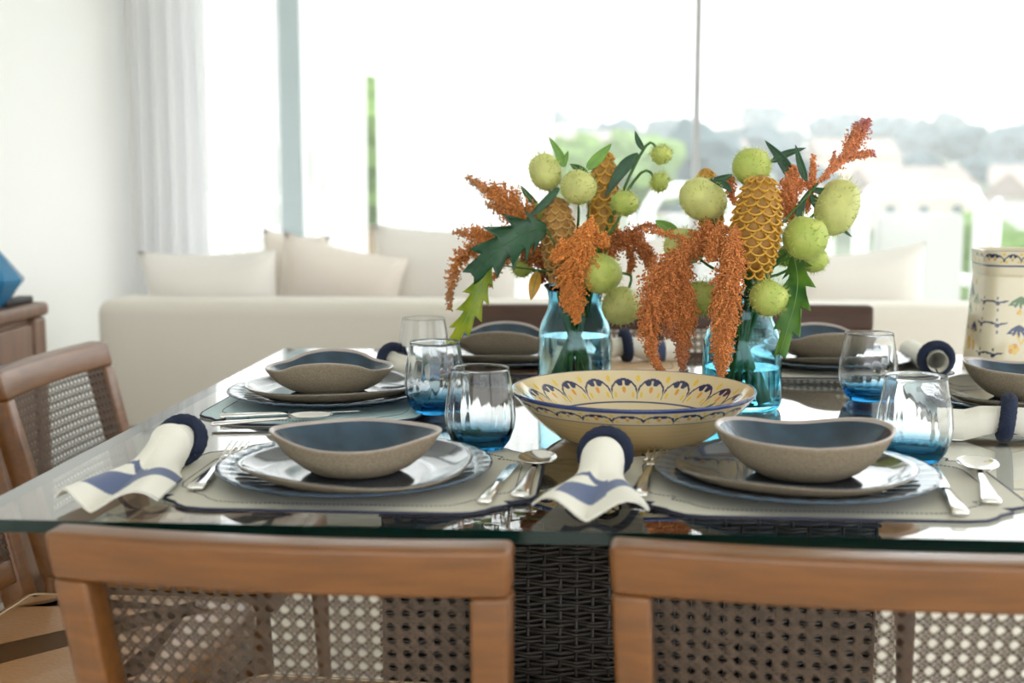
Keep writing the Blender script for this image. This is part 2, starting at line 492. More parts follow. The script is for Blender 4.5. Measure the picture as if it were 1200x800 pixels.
# ================================================================== CURTAINS
def curtain(name, pa, pb, y, m, label, amp=.035, folds=7, lean=0.0, group=None, zt=ZC - .12):
    xa = (lambda d: d.x * (y / d.y))(ray(pa, 213)); xb = (lambda d: d.x * (y / d.y))(ray(pb, 213))
    n = folds * 12; v = []; nz = 9
    for k in range(nz):
        s = k / (nz - 1)
        for i in range(n + 1):
            u = i / n
            x = xa + (xb - xa) * u - lean * u * s
            v.append((x, amp * (.6 + .4 * (1 - s)) * math.sin(u * folds * 2 * PI + .8 * math.sin(3 * s + u * 5)), .02 + (zt - .02) * s))
    o = obj(name, v, grid_faces(nz, n + 1), m, None, loc=(0, y, 0))
    return tag(o, label, 'curtain', group)
curtain('curtain', 158, 246, YF - .16, 'drape', 'white opaque drape gathered beside the left wall corner', .04, 5)
curtain('sheer_curtain', 240, 330, YF - .06, 'sheer_thin', 'narrow sheer curtain next to the opaque drape', .03, 5, 0)
curtain('sheer_curtain', 353, 431, YF - .10, 'sheer', 'sheer curtain just right of the blue-grey door jamb', .03, 6, .0)
curtain('sheer_curtain', 441, 648, YF - .12, 'sheer', 'wide sheer curtain hanging behind the sofa cushions', .03, 11, 0)
box('curtain_rail', XL + .02, XR - .3, YF - .17, YF - .03, ZC - .12, ZC - .10, 'frame_white')
tag(bpy.data.objects['curtain_rail'], 'white ceiling rail carrying the curtains', 'curtain rail')

# ================================================================== SOFA
sy = 3.62
sa = W(92, 360, sy).x; sb = W(1330, 360, sy).x
sofa = thing('sofa', 'long off-white fabric sofa seen from behind', 'sofa', ((sa + sb) / 2, sy, 0), 0)
hw = (sb - sa) / 2
box('base', -hw, hw, .0, .95, .06, .40, 'sofa', sofa, .03, 3)
box('backrest', -hw, hw, .0, .22, .30, .755, 'sofa', sofa, .045, 4)
box('armrest', -hw, -hw + .2, .1, .95, .30, .66, 'sofa', sofa, .045, 4)
box('armrest', hw - .2, hw, .1, .95, .30, .66, 'sofa', sofa, .045, 4)
n = 3
for i in range(n):
    a = -hw + .21 + (2 * hw - .42) * i / n
    box('seat_cushion', a + .005, a + (2 * hw - .42) / n - .005, .22, .97, .40, .53, 'sofa', sofa, .045, 4)
for sx_ in (-hw + .1, hw - .1):
    for yy in (.08, .87): box('foot', sx_ - .03, sx_ + .03, yy - .03, yy + .03, 0, .07, 'dark_wood', sofa)
def pillow(px0, px1, ptop, pbot, dist, m, label, rot=0.0, lean=.25, th=.09):
    c = W((px0 + px1) / 2, (ptop + pbot) / 2, dist)
    a = (px1 - px0) / FPX * dist / 2; b = (pbot - ptop) / FPX * dist / 2
    N = 17; v = []
    for side in (1, -1):
        for i in range(N):
            for j in range(N):
                x = -1 + 2 * i / (N - 1); z = -1 + 2 * j / (N - 1)
                t = max(0, (1 - x ** 4) * (1 - z ** 4)) ** .55
                px_ = x * (1 - .07 * (1 - z * z)); pz_ = z * (1 - .09 * (1 - x * x))
                v.append((px_ * a, -side * th * t + 0.0, pz_ * b))
    f = grid_faces(N, N); f2 = [tuple(N * N + k for k in q[::-1]) for q in f]
    v = np.array(v); ca, sa_ = math.cos(rot), math.sin(rot)
    v = np.stack([v[:, 0] * ca - v[:, 2] * sa_, v[:, 1], v[:, 0] * sa_ + v[:, 2] * ca], 1)
    cl, sl = math.cos(lean), math.sin(lean)
    v = np.stack([v[:, 0], v[:, 1] * cl - v[:, 2] * sl, v[:, 1] * sl + v[:, 2] * cl], 1)
    zmin = v[:, 2].min()
    loc = (c.x, c.y, c.z)
    o = obj('cushion', v, f + f2, m, None, loc=loc)
    bm = bmesh.new(); bm.from_mesh(o.data); bmesh.ops.remove_doubles(bm, verts=bm.verts, dist=1e-5); bm.to_mesh(o.data); bm.free()
    return tag(o, label, 'cushion')
pillow(168, 332, 290, 419, 4.02, 'cushion', 'cream cushion at the wall end of the sofa', .02)
pillow(306, 384, 268, 405, 4.30, 'cushion_blush', 'small cushion standing behind the tilted blush cushion', -.12)
pillow(322, 470, 282, 415, 4.10, 'cushion_blush', 'blush cushion tilted on its corner on the sofa', -.22)
pillow(436, 610, 262, 409, 4.22, 'cushion', 'large white back cushion behind the left bouquet', -.03)
pillow(925, 1085, 288, 419, 4.02, 'cushion', 'white cushion with one raised corner beside the right bouquet', .12)
pillow(640, 800, 272, 408, 4.24, 'cushion', 'white back cushion hidden between the two bouquets', .0)

# ================================================================== SIDEBOARD + blue vase
sc = P(58, 353, .80)
sbd = thing('sideboard', 'dark brown wooden sideboard against the left wall', 'sideboard', (XL + .02, sc.y, 0))
dX = sc.x - XL - .02; L = 1.6
box('body', .0, dX - .02, -L, -.03, .08, .765, 'dark_wood', sbd, .01)
box('top', .0, dX, -L - .02, .0, .765, .80, 'dark_wood', sbd, .012, 3)
for i in range(3):
    y1 = -.10 - i * .5
    d = box('door', dX - .02, dX - .002, y1 - .48, y1, .11, .75, 'dark_wood', sbd, .004)
    box('knob', dX - .002, dX + .016, y1 - .44, y1 - .42, .44, .46, 'silver', d, .004)
box('corner_post', dX - .05, dX, -.085, -.02, .0, .765, 'dark_wood', sbd, .012, 3)
for (x, y) in ((.04, -.07), (.04, -L + .05), (dX - .06, -L + .05)):
    box('foot', x - .03, x + .03, y - .03, y + .03, 0, .09, 'dark_wood', sbd)
q = P(-13, 360, .80)
v, f = lathe([(0, 0), (.035, 0), (.045, .01), (.085, .06), (.088, .07), (.06, .105), (.025, .15), (.018, .20), (.022, .215), (.016, .212), (.014, .15), (.02, .12), (0, .10)], 10)
o = obj('vase', v, f, 'blue_vase', None, smooth=False, loc=(q.x, q.y, .80)); tag(o, 'faceted dark blue glass vase on the sideboard', 'vase')
q = P(40, 355, .80)
o = box('remote_control', -.02, .02, -.07, .07, 0, .018, 'black', None, .005); o.location = (q.x - .03, q.y - .05, .80)
tag(o, 'small black remote on the sideboard end', 'remote control')

# ================================================================== CHAIRS
CH_W, CH_TOP, CH_REC = .47, .765, math.tan(math.radians(14))
def back_y(u, z): return -.225 - (z - .45) * CH_REC - .016 * (1 - u * u)
def slab(u0, u1, z0, z1, y0, y1, nu=12, nz=4, taper=True):
    # curved slab of the chair back, y0..y1 offsets in front of the back surface
    v = []
    for s in (y0, y1):
        for k in range(nz):
            z = z0 + (z1 - z0) * k / (nz - 1)
            for i in range(nu):
                u = u0 + (u1 - u0) * i / (nu - 1)
                hw_ = CH_W / 2 * (1 - .05 * (CH_TOP - z) / .3)
                v.append((u * hw_, back_y(u, z) + s, z))
    m = nu * nz; f = []
    for k in range(nz - 1):
        for i in range(nu - 1):
            a = k * nu + i
            f.append((a, a + 1, a + 1 + nu, a + nu)); f.append((m + a, m + a + nu, m + a + 1 + nu, m + a + 1))
    for i in range(nu - 1):
        f.append((i, m + i, m + i + 1, i + 1)); a = (nz - 1) * nu + i; f.append((a, a + 1, m + a + 1, m + a))
    for k in range(nz - 1):
        a = k * nu; f.append((a, a + nu, m + a + nu, m + a)); a = k * nu + nu - 1; f.append((a, m + a, m + a + nu, a + nu))
    return v, f
def cane_mesh():
    # woven cane: paired uprights, paired crosswise strands, two diagonals
    mb = MB(); u0, u1, z0, z1 = -.835, .835, .470, .712
    p = .0157; wd = .0020; hw_ = CH_W / 2
    def pt(x, z, off):
        u = x / hw_
        return (x * (1 - .05 * (CH_TOP - z) / .3), back_y(u, z) + .026 + off, z)
    def strip(a, b, off, w_, n):
        a = np.array(a); b = np.array(b); d = b - a; L_ = np.linalg.norm(d)
        if L_ < 1e-4: return
        nrm = np.array([-d[1], d[0]]) / L_ * w_ / 2
        v = []; f = []
        for i in range(n + 1):
            c = a + d * i / n
            for s in (1, -1):
                q_ = c + nrm * s; v.append(pt(q_[0], q_[1], off))
        for i in range(n): f.append((2 * i, 2 * i + 1, 2 * i + 3, 2 * i + 2))
        mb.add(v, f)
    xa, xb = u0 * hw_, u1 * hw_
    nx = int((xb - xa) / p); nz = int((z1 - z0) / p)
    for i in range(nx + 1):
        x = xa + i * p
        for s in (-1, 1): strip((x + s * .0017, z0), (x + s * .0017, z1), .0, wd, 2)
    for k in range(nz + 1):
        z = z0 + k * p
        for s in (-1, 1): strip((xa, z + s * .0017), (xb, z + s * .0017), .0012, wd, 14)
    for sgn in (1, -1):
        for k in range(-nz - 1, nx + nz + 2):
            # line through lattice nodes
            c = xa + (k + .5) * p
            pts = []
            for z in (z0, z1):
                pts.append([c + sgn * (z - z0), z])
            (ax, az), (bx, bz) = pts
            def clip(xq):
                return z0 + sgn * (xq - c)
            for q_ in pts:
                if q_[0] < xa: q_[1] = clip(xa); q_[0] = xa
                if q_[0] > xb: q_[1] = clip(xb); q_[0] = xb
            if pts[0][1] < z0 - 1e-6 or pts[0][1] > z1 + 1e-6 or pts[1][1] < z0 - 1e-6 or pts[1][1] > z1 + 1e-6: continue
            strip(pts[0], pts[1], .0024 if sgn > 0 else -.0012, .0026, 10)
    return mesh('cane_panel', mb.v, mb.f, 'cane', False)
def make_chair():
    t = thing('dining_chair', 'x', 'chair')
    T0, T1 = -.012, .032
    v, f = slab(-1, 1, .712, CH_TOP, T0, T1, 16, 3); bev(obj('top_rail', v, f, 'wood', t), .008, 3)
    for s in (-1, 1):
        a, b = sorted((s * 1.0, s * .835))
        v, f = slab(a, b, .36, .7125, T0, T1, 4, 5); bev(obj('stile', v, f, 'wood', t), .005, 2)
    v, f = slab(-.835, .835, .43, .472, T0 + .004, T1 - .004, 14, 3); bev(obj('bottom_rail', v, f, 'wood', t), .004, 2)
    o = link('cane_panel', cane_mesh(), t); stuff(o); o['label'] = 'dark woven cane panel'
    # seat
    def seat_outline(grow=0.0):
        pts = []
        for (cx, cy_, r, a0) in ((.235, .225, .06, 0), (-.235, .225, .06, 90), (-.215, -.2, .04, 180), (.215, -.2, .04, 270)):
            sx_ = 1 if cx > 0 else -1; sy_ = 1 if cy_ > 0 else -1
            for k in range(6):
                a = math.radians(a0 + 90 * k / 5)
                pts.append((cx - sx_ * r + (r + grow) * math.cos(a), cy_ - sy_ * r + (r + grow) * math.sin(a)))
        return pts
    def stack(levels, name, m, par):
        v = []; f = []; n = None
        for (g, z) in levels:
            o_ = seat_outline(g); n = len(o_); v += [(x, y, z) for x, y in o_]
        for i in range(len(levels) - 1):
            for j in range(n): f.append((i * n + j, i * n + (j + 1) % n, (i + 1) * n + (j + 1) % n, (i + 1) * n + j))
        f.append(tuple(range(n - 1, -1, -1))); f.append(tuple((len(levels) - 1) * n + j for j in range(n)))
        return autosmooth(obj(name, v, f, m, par), 50)
    stack([(-.012, .315), (-.006, .318), (-.006, .358), (-.012, .36)], 'seat_frame', 'wood', t)
    seat = stack([(-.01, .36), (0, .366), (0, .392), (-.004, .400), (-.016, .408), (-.05, .413), (-.1, .415)], 'seat', 'leather', t)
    o_ = seat_outline(-.028); pts = np.array([(x, y, .4105) for x, y in o_])
    v, f = tube(pts, .0012, 5, True); obj('seam', v, f, 'thread', seat)
    for s in (-1, 1):
        v, f = tube([(s * .2, .19, .32), (s * .205, .2, .2), (s * .21, .205, 0)], [.022, .019, .014], 10); obj('leg', v, f, 'wood', t)
        v, f = tube([(s * .205, -.195, .38), (s * .205, -.21, .25), (s * .205, -.26, 0)], [.021, .02, .015], 10); obj('leg', v, f, 'wood', t)
    index_children(t)
    return t
chair0 = make_chair()
used = [False]
def place_chair(A, B, label, zs=1.0, group=None, wood=None):
    # A, B: top back corners (sitter's left and right seen from behind) on the ground plan
    c = chair0 if not used[0] else copy_tree(chair0); used[0] = True
    a = Vector((A[0], A[1])); b = Vector((B[0], B[1])); m = (a + b) / 2
    ang = math.atan2(b.y - a.y, b.x - a.x)
    yc = back_y(1, CH_TOP)                    # corner offset in local y
    off = Vector((-math.sin(ang), math.cos(ang))) * (-(yc - .0))
    c.location = (m.x + off.x, m.y + off.y, 0); c.rotation_euler = (0, 0, ang); c.scale = (1, 1, zs)
    c['label'] = label
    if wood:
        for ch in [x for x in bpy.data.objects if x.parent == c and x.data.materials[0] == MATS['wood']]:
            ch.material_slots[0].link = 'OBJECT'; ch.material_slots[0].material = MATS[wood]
    if group: c['group'] = group
    return c
def toward(A, ang):
    return Vector((A.x + CH_W * math.cos(ang), A.y + CH_W * math.sin(ang), 0))
A = P(55, 620, CH_TOP); Bq = P(598, 641, CH_TOP)
place_chair(A, Bq, 'cane-backed wooden dining chair pulled up to the setting between the two folded napkins')
A = P(714, 636, CH_TOP); place_chair(A, toward(A, math.radians(-3.5)), 'cane-backed wooden dining chair pulled up to the setting with the round-ended blue bowl')
A = P(110, 399, CH_TOP); B2 = P(-10, 434, CH_TOP); d = (B2 - A).normalized()
place_chair(A, A + d * CH_W, 'cane-backed dining chair beside the sideboard, its seat facing the side of the table')
q = P(43, 664, .44); ang = math.radians(-93)
A2 = Vector((q.x - .112, q.y, 0)); place_chair(A2, toward(A2, ang), 'cane-backed dining chair at the table corner nearest the rolled checked napkin')
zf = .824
A = P(1021, 357, zf); A = Vector((A.x, A.y, 0)); place_chair(A, toward(A, math.radians(181.5)), 'cane-backed dining chair darkened as if backlit, behind the right-hand blue vase', zf / CH_TOP, wood='wood_backlit')
A = P(779, 357, zf); place_chair(A, toward(A, math.radians(181.5)), 'cane-backed dining chair darkened as if backlit, behind the left-hand blue vase', zf / CH_TOP, wood='wood_backlit')

# ================================================================== TABLE
tl = P(-58, 611, TZ); XT0 = tl.x; YT0 = P(600, 621, TZ).y; XT1 = XT0 + 2.05; YT1 = P(338, 410, TZ).y + .03
TH = .014
table = thing('dining_table', 'rectangular glass-topped dining table on a dark woven wicker base', 'table', ((XT0 + XT1) / 2, (YT0 + YT1) / 2, 0))
tcx, tcy = table.location.x, table.location.y
hx, hy = (XT1 - XT0) / 2, (YT1 - YT0) / 2
v = boxv(-hx, hx, -hy, hy, TZ - TH, TZ)
me = mesh('glass_top', v, BOXF, ['table_glass', 'glass_edge'], False)
for i in range(2, 6): me.polygons[i].material_index = 1
o = link('glass_top', me, table)
# base: woven body, frame
bx0, bx1 = P(480, 700, .6).x * 1.0 - tcx, 0
bw_, bd_ = .36, .34
bfy = (YT0 + .52) - tcy; bby = hy - .42
cxb = W(735, 500, 1.78).x - tcx
BX0, BX1 = cxb - bw_, cxb + bw_
zt_, zb_ = TZ - TH - .002, .02
bs = MB()
bs.box(BX0 - .01, BX1 + .01, bfy - .01, bby + .01, zt_ - .022, zt_)
o = bs.build('base_frame', 'dark_wood', table)
box('core', BX0 + .015, BX1 - .015, bfy + .015, bby - .015, .0, zt_ - .022, 'black', table)
mb = MB()
def weave(ax, ay, bx, by):
    # one woven side from (ax,ay) to (bx,by)
    Lw = math.hypot(bx - ax, by - ay); dx, dy = (bx - ax) / Lw, (by - ay) / Lw; nx_, ny_ = dy, -dx
    ns = int(Lw / .024); hgt = zt_ - .024 - zb_; nr = int(hgt / .0062)
    for r in range(nr):
        z = zb_ + r * .0062; v = []; f = []
        ph = (r // 2) % 2
        for i in range(ns * 2 + 1):
            s = Lw * i / (ns * 2)
            o_ = .0045 * math.cos(PI * (i / 2 + ph)) + .002
            sag = .0012 * math.sin(r * 1.7 + i * .6)
            for (zz, oo) in ((z + sag, o_ - .0012), (z + .0027 + sag, o_ + .001), (z + .0054 + sag, o_ - .0012)):
                v.append((ax + dx * s + nx_ * oo, ay + dy * s + ny_ * oo, zz))
        for i in range(ns * 2):
            a = i * 3
            f += [(a, a + 3, a + 4, a + 1), (a + 1, a + 4, a + 5, a + 2)]
        mb.add(v, f)
    for i in range(ns + 1):
        s = Lw * i / ns
        v, f = tube([(ax + dx * s, ay + dy * s, zb_), (ax + dx * s, ay + dy * s, zt_ - .02)], .0028, 6); mb.add(v, f)
weave(BX0, bfy, BX1, bfy); weave(BX1, bfy, BX1, bby); weave(BX1, bby, BX0, bby); weave(BX0, bby, BX0, bfy)
stuff(obj('wicker_weave', mb.v, mb.f, 'wicker', table, True))

# ================================================================== PLACEMATS
def mat_outline(a, b, n=7):
    # rectangle with ogee corners
    q = []
    c = .055
    corner = [(a, b - 1.55 * c), (a - .006, b - 1.2 * c), (a - .022, b - 1.02 * c), (a - .034, b - .98 * c), (a - .028, b - .74 * c), (a - .045, b - .5 * c), (a - .052, b - .30 * c), (a - 1.2 * c, b - .08 * c), (a - 1.6 * c, b)]
    for k in range(4):
        pts = corner if k % 2 == 0 else corner[::-1]
        sx_ = (1, -1, -1, 1)[k]; sy_ = (1, 1, -1, -1)[k]
        q += [(sx_ * x, sy_ * y) for x, y in pts]
    return q
def placemat(c, rz, m, label, a=.225, b=.172):
    t = thing('placemat', label, 'placemat', (c.x, c.y, TZ + .0008), rz)
    out = mat_outline(a, b); n = len(out)
    v = [(x, y, 0) for x, y in out] + [(x, y, .0028) for x, y in out]
    f = [tuple(range(n - 1, -1, -1)), tuple(range(n, 2 * n))] + [(i, (i + 1) % n, n + (i + 1) % n, n + i) for i in range(n)]
    obj('sheet', v, f, m, t, False)
    v, f = tube(np.array([(x, y, .0016) for x, y in out]), .0019, 6, True); obj('piping', v, f, 'navy_trim', t)
    inn = np.array([(x, y, .0030) for x, y in mat_outline(a - .026, b - .026)]); inn = np.vstack([inn, inn[:1]])
    seg = np.linalg.norm(np.diff(inn, axis=0), axis=1); cum = np.concatenate([[0], np.cumsum(seg)])
    mb_ = MB(); s = 0
    while s < cum[-1] - .004:
        pa = [np.interp(s, cum, inn[:, k]) for k in range(3)]; pb = [np.interp(s + .0032, cum, inn[:, k]) for k in range(3)]
        vv, ff = tube(np.array([pa, pb]), .0006, 4); mb_.add(vv, ff); s += .0052
    stuff(mb_.build('stitching', 'navy_trim', t))
    return t

# ================================================================== CROCKERY
def charger_mesh():
    prof = [(0, .004), (.07, .004), (.1, .005), (.112, .010), (.14, .0145), (.162, .018), (.167, .0185), (.1675, .017), (.16, .0145), (.115, .005), (.105, .0), (.0, .0)]
    def rf(r, z, a): return r
    n = 144; v, f = lathe(prof, n)
    v = np.array(v)
    r = np.hypot(v[:, 0], v[:, 1]); a = np.arctan2(v[:, 1], v[:, 0])
    k = np.clip((r - .112) / .02, 0, 1) * np.clip((.1672 - r) / .004, 0, 1)
    v[:, 2] += .0014 * k * np.abs(np.sin(a * 18)) ** .5
    me = mesh('charger', v, f, 'charger')
    return me
def plate_mesh(seed):
    prof = [(0, .006), (.08, .006), (.105, .008), (.12, .013), (.133, .0195), (.139, .022), (.1405, .021), (.139, .0185), (.12, .008), (.1, .002), (.085, 0), (0, 0)]
    n = 96; v, f = lathe(prof, n); v = np.array(v)
    a = np.arctan2(v[:, 1], v[:, 0]); r = np.hypot(v[:, 0], v[:, 1]); ph = seed * 1.7
    k = np.clip((r - .09) / .05, 0, 1)
    s = 1 + k * (.012 * np.sin(3 * a + ph) + .008 * np.sin(5 * a + 2 * ph))
    v[:, 0] *= s; v[:, 1] *= s; v[:, 2] += k * (.003 * np.sin(2 * a + ph) + .002 * np.sin(3 * a - ph))
    me = mesh('plate', v, f, ['plate_glaze', 'stoneware'])
    idx = [0 if i // n < 6 else 1 for i in range(len(me.polygons))]
    # lathe order: first row is a fan of n, then rows of n
    me.polygons.foreach_set('material_index', idx)
    return me
def bowl_geo(kind):
    # organic oval bowl; kind 0 leaf with pinched ends, 1 round-ended, 2 wavy
    n = 96
    inner = [(0, .010), (.25, .0105), (.5, .016), (.72, .030), (.88, .048), (.97, .060)]
    rim = [(1.0, .0645), (1.018, .0650), (1.028, .063)]
    outer = [(1.005, .057), (.93, .041), (.82, .024), (.66, .009), (.52, .001), (.48, 0), (0, 0)]
    prof = inner + rim + outer
    v, f = lathe([(r * .1, z) for r, z in prof], n)
    v = np.array(v); a = np.arctan2(v[:, 1], v[:, 0]); r = np.hypot(v[:, 0], v[:, 1]) / .1
    k = np.clip((r - .35) / .65, 0, 1)
    c, s = np.abs(np.cos(a)), np.sin(a)
    if kind == 0:
        rad = .098 * (1 - k * .13 * (1 - c ** 6)) ; sy_ = 1 - .14 * k
        dz = k ** 2 * (.008 * c ** 3 - .004 * np.abs(s) ** 2 * (s < 0) + .007 * np.abs(s) ** 2 * (s > 0))
        rad = rad * (1 + .03 * k * c ** 20)
    elif kind == 1:
        rad = .103 * (1 - k * .05 * np.abs(s)); sy_ = 1 - .12 * k
        dz = k ** 2 * (.006 * c ** 2 - .005 * (1 - c) * (s < 0) - .004 * np.exp(-((a - PI / 2) / .5) ** 2) + .002 * np.sin(3 * a))
    else:
        rad = .100 * (1 + .03 * k * np.cos(2 * a)); sy_ = 1 - .1 * k
        dz = k ** 2 * (-.006 * c ** 2 + .012 * np.abs(s) ** 3 - .004 * np.exp(-((np.abs(c) - .72) / .15) ** 2))
    v[:, 2] *= (.66, .80, .72)[kind]; v[:, 0] *= rad / .1; v[:, 1] *= rad / .1 * sy_; v[:, 2] += dz
    me = mesh('bowl', v, f, ['bowl_glaze', 'rim_glaze', 'stoneware'])
    li, lr = len(inner), len(rim)
    idx = [0 if i // n < li - 1 else (1 if i // n < li + lr - 1 else 2) for i in range(len(me.polygons))]
    me.polygons.foreach_set('material_index', idx)
    return me
ME_CH = charger_mesh(); ME_BOWL = [bowl_geo(k) for k in range(3)]
def setting(c, rz, bowl, bowl_rz, where, seed, po=(0, 0), bo=(0, 0)):
    o = link('charger_plate', ME_CH, None, (c.x, c.y, TZ + .0036), (0, 0, rz))
    tag(o, 'navy ribbed charger plate ' + where, 'plate', 'ribbed charger plates')
    pm = plate_mesh(seed)
    o = link('dinner_plate', pm, None, (c.x + po[0], c.y + po[1], TZ + .0036 + .0068), (0, 0, rz + seed))
    tag(o, 'dark stoneware dinner plate stacked on the charger ' + where, 'plate', 'stoneware dinner plates')
    o = link('bowl', ME_BOWL[bowl], None, (c.x + bo[0], c.y + bo[1], TZ + .0036 + .0068 + .0066), (0, 0, bowl_rz))
    tag(o, ('pinched leaf-shaped', 'round-ended', 'wavy-rimmed')[bowl] + ' blue-lined stoneware bowl ' + where, 'bowl', 'stoneware bowls')

S1 = P(417, 561, TZ); S2 = P(931, 568, TZ); S3 = P(387, 469, TZ); S4 = P(590, 426, TZ); S5 = P(966, 428, TZ); S6 = P(1206, 478, TZ)
placemat(S1 + Vector((.0, .012, 0)), 0, 'mat_cream', 'cream placemat with navy piping under the setting with the front-edge pinched bowl')
placemat(S2 + Vector((.02, .012, 0)), 0, 'mat_cream', 'cream placemat with navy piping under the setting with the round-ended bowl')
placemat(S3 + Vector((-.0, .0, 0)), PI / 2, 'mat_blue', 'blue-grey placemat at the end of the table beside the cane chair')
placemat(S4 + Vector((.09, -.01, 0)), 0, 'mat_tan', 'tan placemat behind the left-hand blue vase', .27, .15)
placemat(S5 + Vector((0, -.015, 0)), 0, 'mat_cream', 'cream placemat with navy piping behind the right-hand blue vase', .225, .165)
placemat(S6 + Vector((0, 0, 0)), -PI / 2, 'mat_blue', 'blue-grey placemat in front of the painted pitcher')
setting(S1, 0, 0, math.radians(2), 'between the two folded napkins', 1, (.008, -.026), (.006, -.026))
setting(S2, .3, 1, math.radians(1), 'between fork and glass', 2, (-.004, -.012), (.008, -.010))
setting(S3, .2, 2, math.radians(8), 'on the blue-grey placemat', 3)
setting(S4, .1, 2, 0, 'on the tan placemat', 4)
setting(S5, .5, 2, .1, 'on the far cream placemat', 5)
setting(S6, .7, 1, math.radians(-4), 'in front of the pitcher', 6)

# ---------------- tumblers
def tumbler_mesh():
    out = [(0, 0), (.026, 0), (.031, .002), (.040, .014), (.0465, .032), (.048, .048), (.0462, .068), (.0425, .09), (.0395, .108), (.0392, .1115), (.0390, .1126)]
    inn = [(.0386, .1126), (.0383, .1115), (.0385, .108), (.0414, .09), (.0451, .068), (.0469, .048), (.0453, .033), (.038, .0185), (.026, .012), (0, .0105)]
    n = 120; v, f = lathe(out + inn, n)
    v = np.array(v); a = np.arctan2(v[:, 1], v[:, 0]); z = v[:, 2]
    k = np.exp(-((z - .045) / .03) ** 2); r = np.hypot(v[:, 0], v[:, 1])
    ii = np.arange(len(v)) > 1 + (len(out) - 1) * n
    s = 1 - ii * .015 * k * (.5 + .5 * np.cos(a * 20))
    v[:, 0] *= s; v[:, 1] *= s
    return mesh('tumbler', v, f, 'tumbler_glass')
ME_T = tumbler_mesh()
def tumbler(px, py, label, rz=0, s=1.0):
    q = P(px, py, TZ); o = link('tumbler', ME_T, None, (q.x, q.y, TZ + .0008), (0, 0, rz)); o.scale = (s, s, s)
    tag(o, label, 'glass', 'stemless blue-footed glasses')
tumbler(563, 527, 'stemless clear glass with deep blue foot next to the painted serving bowl', 0)
tumbler(510, 484, 'stemless clear glass with blue foot on the blue-grey placemat', .1)
tumbler(497, 444, 'pale stemless glass behind two others near the tan placemat', .2)
tumbler(1070, 541, 'stemless clear glass with blue foot beside the knife and round-ended bowl', .3)
tumbler(1016, 469, 'stemless clear glass with blue foot in front of the far cream placemat', .05)

# ---------------- cutlery (built along +Y, handle end at -Y)
def ribbon(st, k=10):
    # stations: (y, half-width, z, half-thickness)
    v = []; f = []; n = len(st)
    for (y, w_, z, h) in st:
        for j in range(k):
            a = 2 * PI * j / k; c_, s_ = math.cos(a), math.sin(a)
            v.append((w_ * math.copysign(abs(c_) ** .7, c_), y, z + h * math.copysign(abs(s_) ** .7, s_)))
    for i in range(n - 1):
        for j in range(k):
            j2 = (j + 1) % k; f.append((i * k + j, (i + 1) * k + j, (i + 1) * k + j2, i * k + j2))
    f.append(tuple(range(k))); f.append(tuple((n - 1) * k + j for j in range(k - 1, -1, -1)))
    return v, f
HANDLE = [(-.105, .009, .004, .0022), (-.1, .0105, .004, .003), (-.085, .0095, .0045, .003), (-.04, .006, .006, .0028), (0, .0042, .0075, .0022), (.015, .0042, .008, .002)]
def fork_geo(t):
    v, f = ribbon(HANDLE); obj('handle', v, f, 'silver', t)
    v, f = ribbon([(.012, .0042, .008, .002), (.03, .007, .0075, .0016), (.042, .0115, .006, .0013), (.055, .0125, .005, .0012)]); obj('neck', v, f, 'silver', t)
    for i in range(4):
        x = -.0105 + .007 * i
        v, f = ribbon([(.053, .0019, .005, .0012), (.075, .0017, .006, .0011), (.095, .0014, .009, .001), (.104, .0007, .0105, .0007)], 8)
        v = [(a + x, b, c) for a, b, c in v]; obj('tine', v, f, 'silver', t)
def knife_geo(t):
    v, f = ribbon([(-.115, .009, .005, .003), (-.11, .0105, .005, .004), (-.06, .0085, .005, .0042), (-.02, .0065, .005, .004), (.0, .006, .005, .003)]); obj('handle', v, f, 'silver', t)
    v = []; st = [(-.002, -.005, .005), (.02, -.009, .007), (.07, -.0095, .0075), (.105, -.007, .0078), (.12, .002, .0075)]
    for (y, xa, xb) in st: v += [(xa, y, .003), (xb, y, .0042), (xb, y, .0062), (xa, y, .0034)]
    f = []
    for i in range(len(st) - 1):
        for j in range(4): f.append((i * 4 + j, i * 4 + (j + 1) % 4, (i + 1) * 4 + (j + 1) % 4, (i + 1) * 4 + j))
    f += [(3, 2, 1, 0), tuple(len(v) - 4 + j for j in range(4))]
    obj('blade', v, f, 'silver', t, False)
def spoon_geo(t, s=1.0):
    v, f = ribbon(HANDLE); obj('handle', v, f, 'silver', t)
    n = 28; L_, Wd = .034, .0225; v = []; rows = [0, .35, .65, .85, .97, 1.0]
    for lay in (0, 1):
        for r in rows:
            for i in range(n):
                a = 2 * PI * i / n
                z = .0025 + .009 * r ** 2.2 + (.0013 if lay else 0)
                eg = 1 - .12 * math.sin(a)
                v.append((Wd * r * math.cos(a) * eg, .045 + L_ * r * math.sin(a), z))
    m = len(rows); f = []
    for lay in (0, 1):
        for k in range(m - 1):
            for i in range(n):
                a = lay * m * n + k * n + i; b = lay * m * n + k * n + (i + 1) % n
                q = (a, a + n, b + n, b); f.append(q if not lay else q[::-1])
    for i in range(n):
        a = (m - 1) * n + i; b = (m - 1) * n + (i + 1) % n; f.append((a, a + m * n, b + m * n, b))
    obj('spoon_bowl', v, f, 'silver', t)
def cutlery(kind, tip, end, label, z=TZ + .0040):
    # tip, end: pixel of the working end and of the handle end
    a = P(*tip, z); b = P(*end, z); d = a - b
    t = thing(kind, label, kind, ((a.x + b.x) / 2, (a.y + b.y) / 2, z), math.atan2(-d.x, d.y))
    {'fork': fork_geo, 'knife': knife_geo, 'spoon': spoon_geo}[kind](t)
    L_ = Vector((d.x, d.y)).length; s = L_ / {'fork': .209, 'knife': .235, 'spoon': .184}[kind]
    s = min(1.1, max(.72, s)); t.scale = (s, s, s)
cutlery('fork', (287, 522), (222, 582), 'silver fork between the checked napkin and the ribbed charger')
